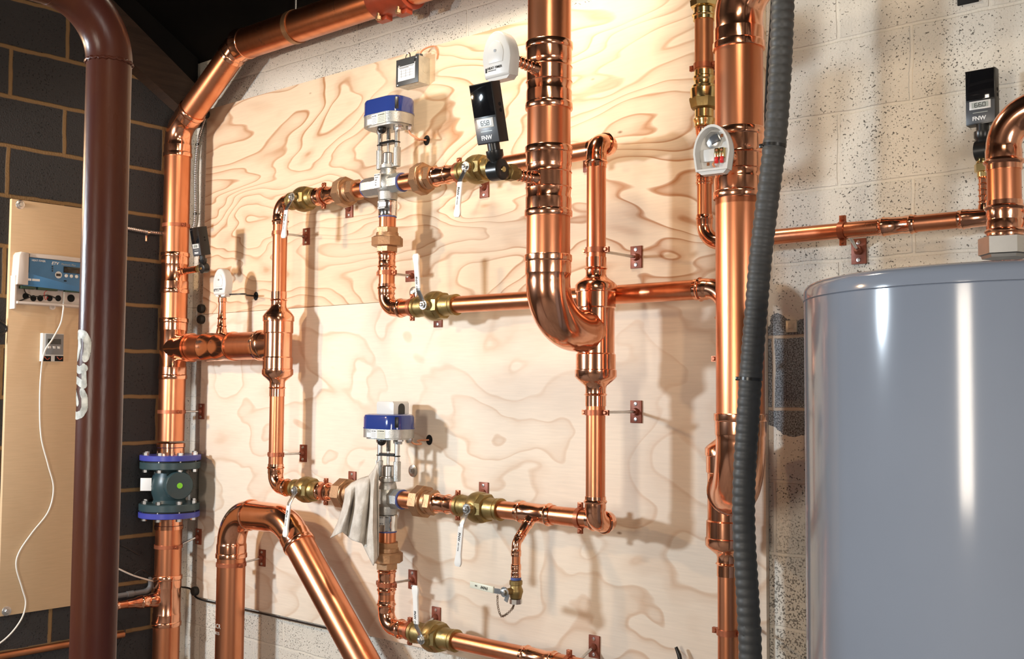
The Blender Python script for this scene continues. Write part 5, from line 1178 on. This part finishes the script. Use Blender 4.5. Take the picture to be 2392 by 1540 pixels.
tube((TPX,TPY,zP(480)), m0+Zx*.03, rt_, 36).build('pipe', 'pipe', ot); tube(m1-X*.02, m1+X*.6, rt_, 36).build('arm', 'pipe', ot)
# ================================================================== grey flexible conduit in front
CDD = .487
pts = [(1834,-160),(1829,0),(1823,150),(1814,290),(1803,390),(1790,490),(1776,610),(1765,740),(1755,860),(1747,980),(1740,1090),(1737,1180),(1739,1270),(1745,1370),(1750,1470),(1753,1560)]
CPs = [B(px, py, CDD) for px, py in pts]; CPs.append(V3((CPs[-1].x+.01, -CDD, 0.0))); CPs[0] = V3((CPs[0].x, -CDD, 3.2)) if CPs[0].z > 3.2 else CPs[0]
Q, R_ = ribbed(CPs, .0265, .0215, .045, 10)
fcx = thing('flexible_conduit', V3((CPs[-1].x,-CDD,0)), 'thick dark grey corrugated conduit hanging in front of the right pipe', 'conduit')
MB().sweep(Q, R_, 28).build('corrugated_sleeve', 'flex', fcx)
for px, py in ((1809, 341), (1753, 885)):
    q = B(px, py, CDD); j = min(range(len(Q)), key=lambda i: (Q[i]-q).length); ax_ = Q[min(j+3,len(Q)-1)]-Q[max(j-3,0)]
    mb = MB().band(Q[j], ax_, .0262, .007, .0022, 28); mb.box(Q[j]-X*.027-Y*.012, (.010,.009,.010), ch=.001); mb.build('cable_tie', 'bplastic', fcx)
cable('thin_cable', [B(1806,-40,.40), B(1801,60,.40), B(1793,170,.40), B(1789,270,.40), B(1792,350,.42), B(1796,400,.44)], .0042, 'bplastic', 'thin black cable between the right pipe and the grey conduit')
# ================================================================== small things on the masonry and panel
q = B(1843, 762, 0); sq = thing('wall_tie_plate', (q.x, WY, q.z-.015), 'small square pressed metal plate on the bare block beside the tank', 'plate')
MB().box((q.x,WY-.003,q.z), (.034,.034,.006), ch=.002).build('plate', 'galv', sq)
mb = MB()
for s in (-1, 1): mb.box((q.x+s*.008,WY-.0066,q.z), (.003,.018,.0015), ch=.0004)
mb.box((q.x,WY-.0066,q.z), (.012,.012,.0012), ch=.0004); mb.build('pressed_pattern', 'galv', sq)
q = B(2262, 2, -WY); single(MB().box((q.x,WY-.004,q.z+.012), (.052,.040,.008), X, Zx, .002), 'wall_socket', 'dark', 'small black opening in the block wall at the top right edge', 'wall opening')
a = B(1579, 1512, .03); b = B(1590, 1548, .03); single(MB().sweep([a, a.lerp(b,.5)+X*.003, b], [.005,.007,.007], 10), 'black_rod', 'bplastic', 'short black rod tip poking up at the bottom edge', 'rod')
# armoured cable strapped beside the riser
Q, R_ = ribbed([V3((B(486,268,0).x, -.006, B(486,268,0).z)), V3((B(474,300,-.01).x,.006,B(474,300,-.01).z)), V3((B(464,340,-.01).x,.006,B(464,340,-.01).z)), V3((B(459,400,-.01).x,.006,B(459,400,-.01).z)), V3((B(459,480,-.01).x,.006,B(459,480,-.01).z)), V3((B(457,520,-.01).x,.006,B(457,520,-.01).z)), V3((B(450,542,-.01).x,.006,B(450,542,-.01).z))], .0075, .0085, .10, 8)
ac = thing('armoured_cable', Q[-1], 'dark armoured cable strapped down the white strip beside the corner riser', 'cable')
MB().sweep(Q, R_, 12).build('armour', 'steel', ac)
for py, px in ((338, 464), (500, 459)):
    p = B(px, py, -.01); MB().box((p.x,WY-.018,p.z), (.024,.009,.004), ch=.001).build('strap', 'bplastic', ac)
p = B(487, 268); MB().lathe((p.x-.004,-.002,p.z), -Y, [(0,.018),(.014,.020),(.022,.016),(.022,.002)], 14).build('end_box', 'bplastic', ac)
cable('thin_cable', [V3((.03,-.02,Zp(1372,.03,-.02))), V3((.09,-.012,Zp(1377,.09,-.012))), V3((.14,-.008,.603)), V3((.35,-.006,.600)), V3((.75,-.006,.601)), V3((1.1,-.006,.602))], .0042, 'bplastic', 'thin dark cable clipped along the bottom edge of the plywood')
# ================================================================== rag over the union
def rag():
    T = [(806,1143),(822,1128),(842,1118),(862,1112),(874,1096),(883,1078)]
    Bm = [(772,1257),(800,1243),(822,1262),(846,1270),(872,1322),(884,1300)]
    nu, nv = 56, 40; vs = []; fs = []
    def lerp(P, f):
        i = min(int(f*(len(P)-1)), len(P)-2); k = f*(len(P)-1)-i; k = k*k*(3-2*k)*.5+k*.5
        return P[i][0]+(P[i+1][0]-P[i][0])*k, P[i][1]+(P[i+1][1]-P[i][1])*k
    for j in range(nv+1):
        g = j/nv
        for i in range(nu+1):
            f = i/nu; a = lerp(T, f); b = lerp(Bm, f); bow = sin(pi*g)
            px = a[0]+(b[0]-a[0])*(g**1.25)+ (3.0*sin(f*13)*bow); py = a[1]+(b[1]-a[1])*g
            if f < .25: px += (1-f/.25)*(g-g*g)*18
            d = .200 + .012*g + (.004+.020*min(1, g*1.8))*(abs(sin(f*pi*3.0+.25))*2-1) + .0025*sin(f*23+g*7)
            if g < .12: d -= (1-g/.12)**2*.030
            vs.append(B(px, py, d))
    W_ = nu+1
    for j in range(nv):
        for i in range(nu): fs.append((j*W_+i, j*W_+i+1, (j+1)*W_+i+1, (j+1)*W_+i))
    # back flap folded over the pipe
    o = single(MB().add(vs, fs), 'cleaning_rag', 'rag', 'dirty grey cotton rag draped over the union left of the lower control valve', 'rag', origin=vs[0], ang=80)
    sm = o.modifiers.new('thickness', 'SOLIDIFY'); sm.thickness = .003; sm.offset = 0
    return o
rag()
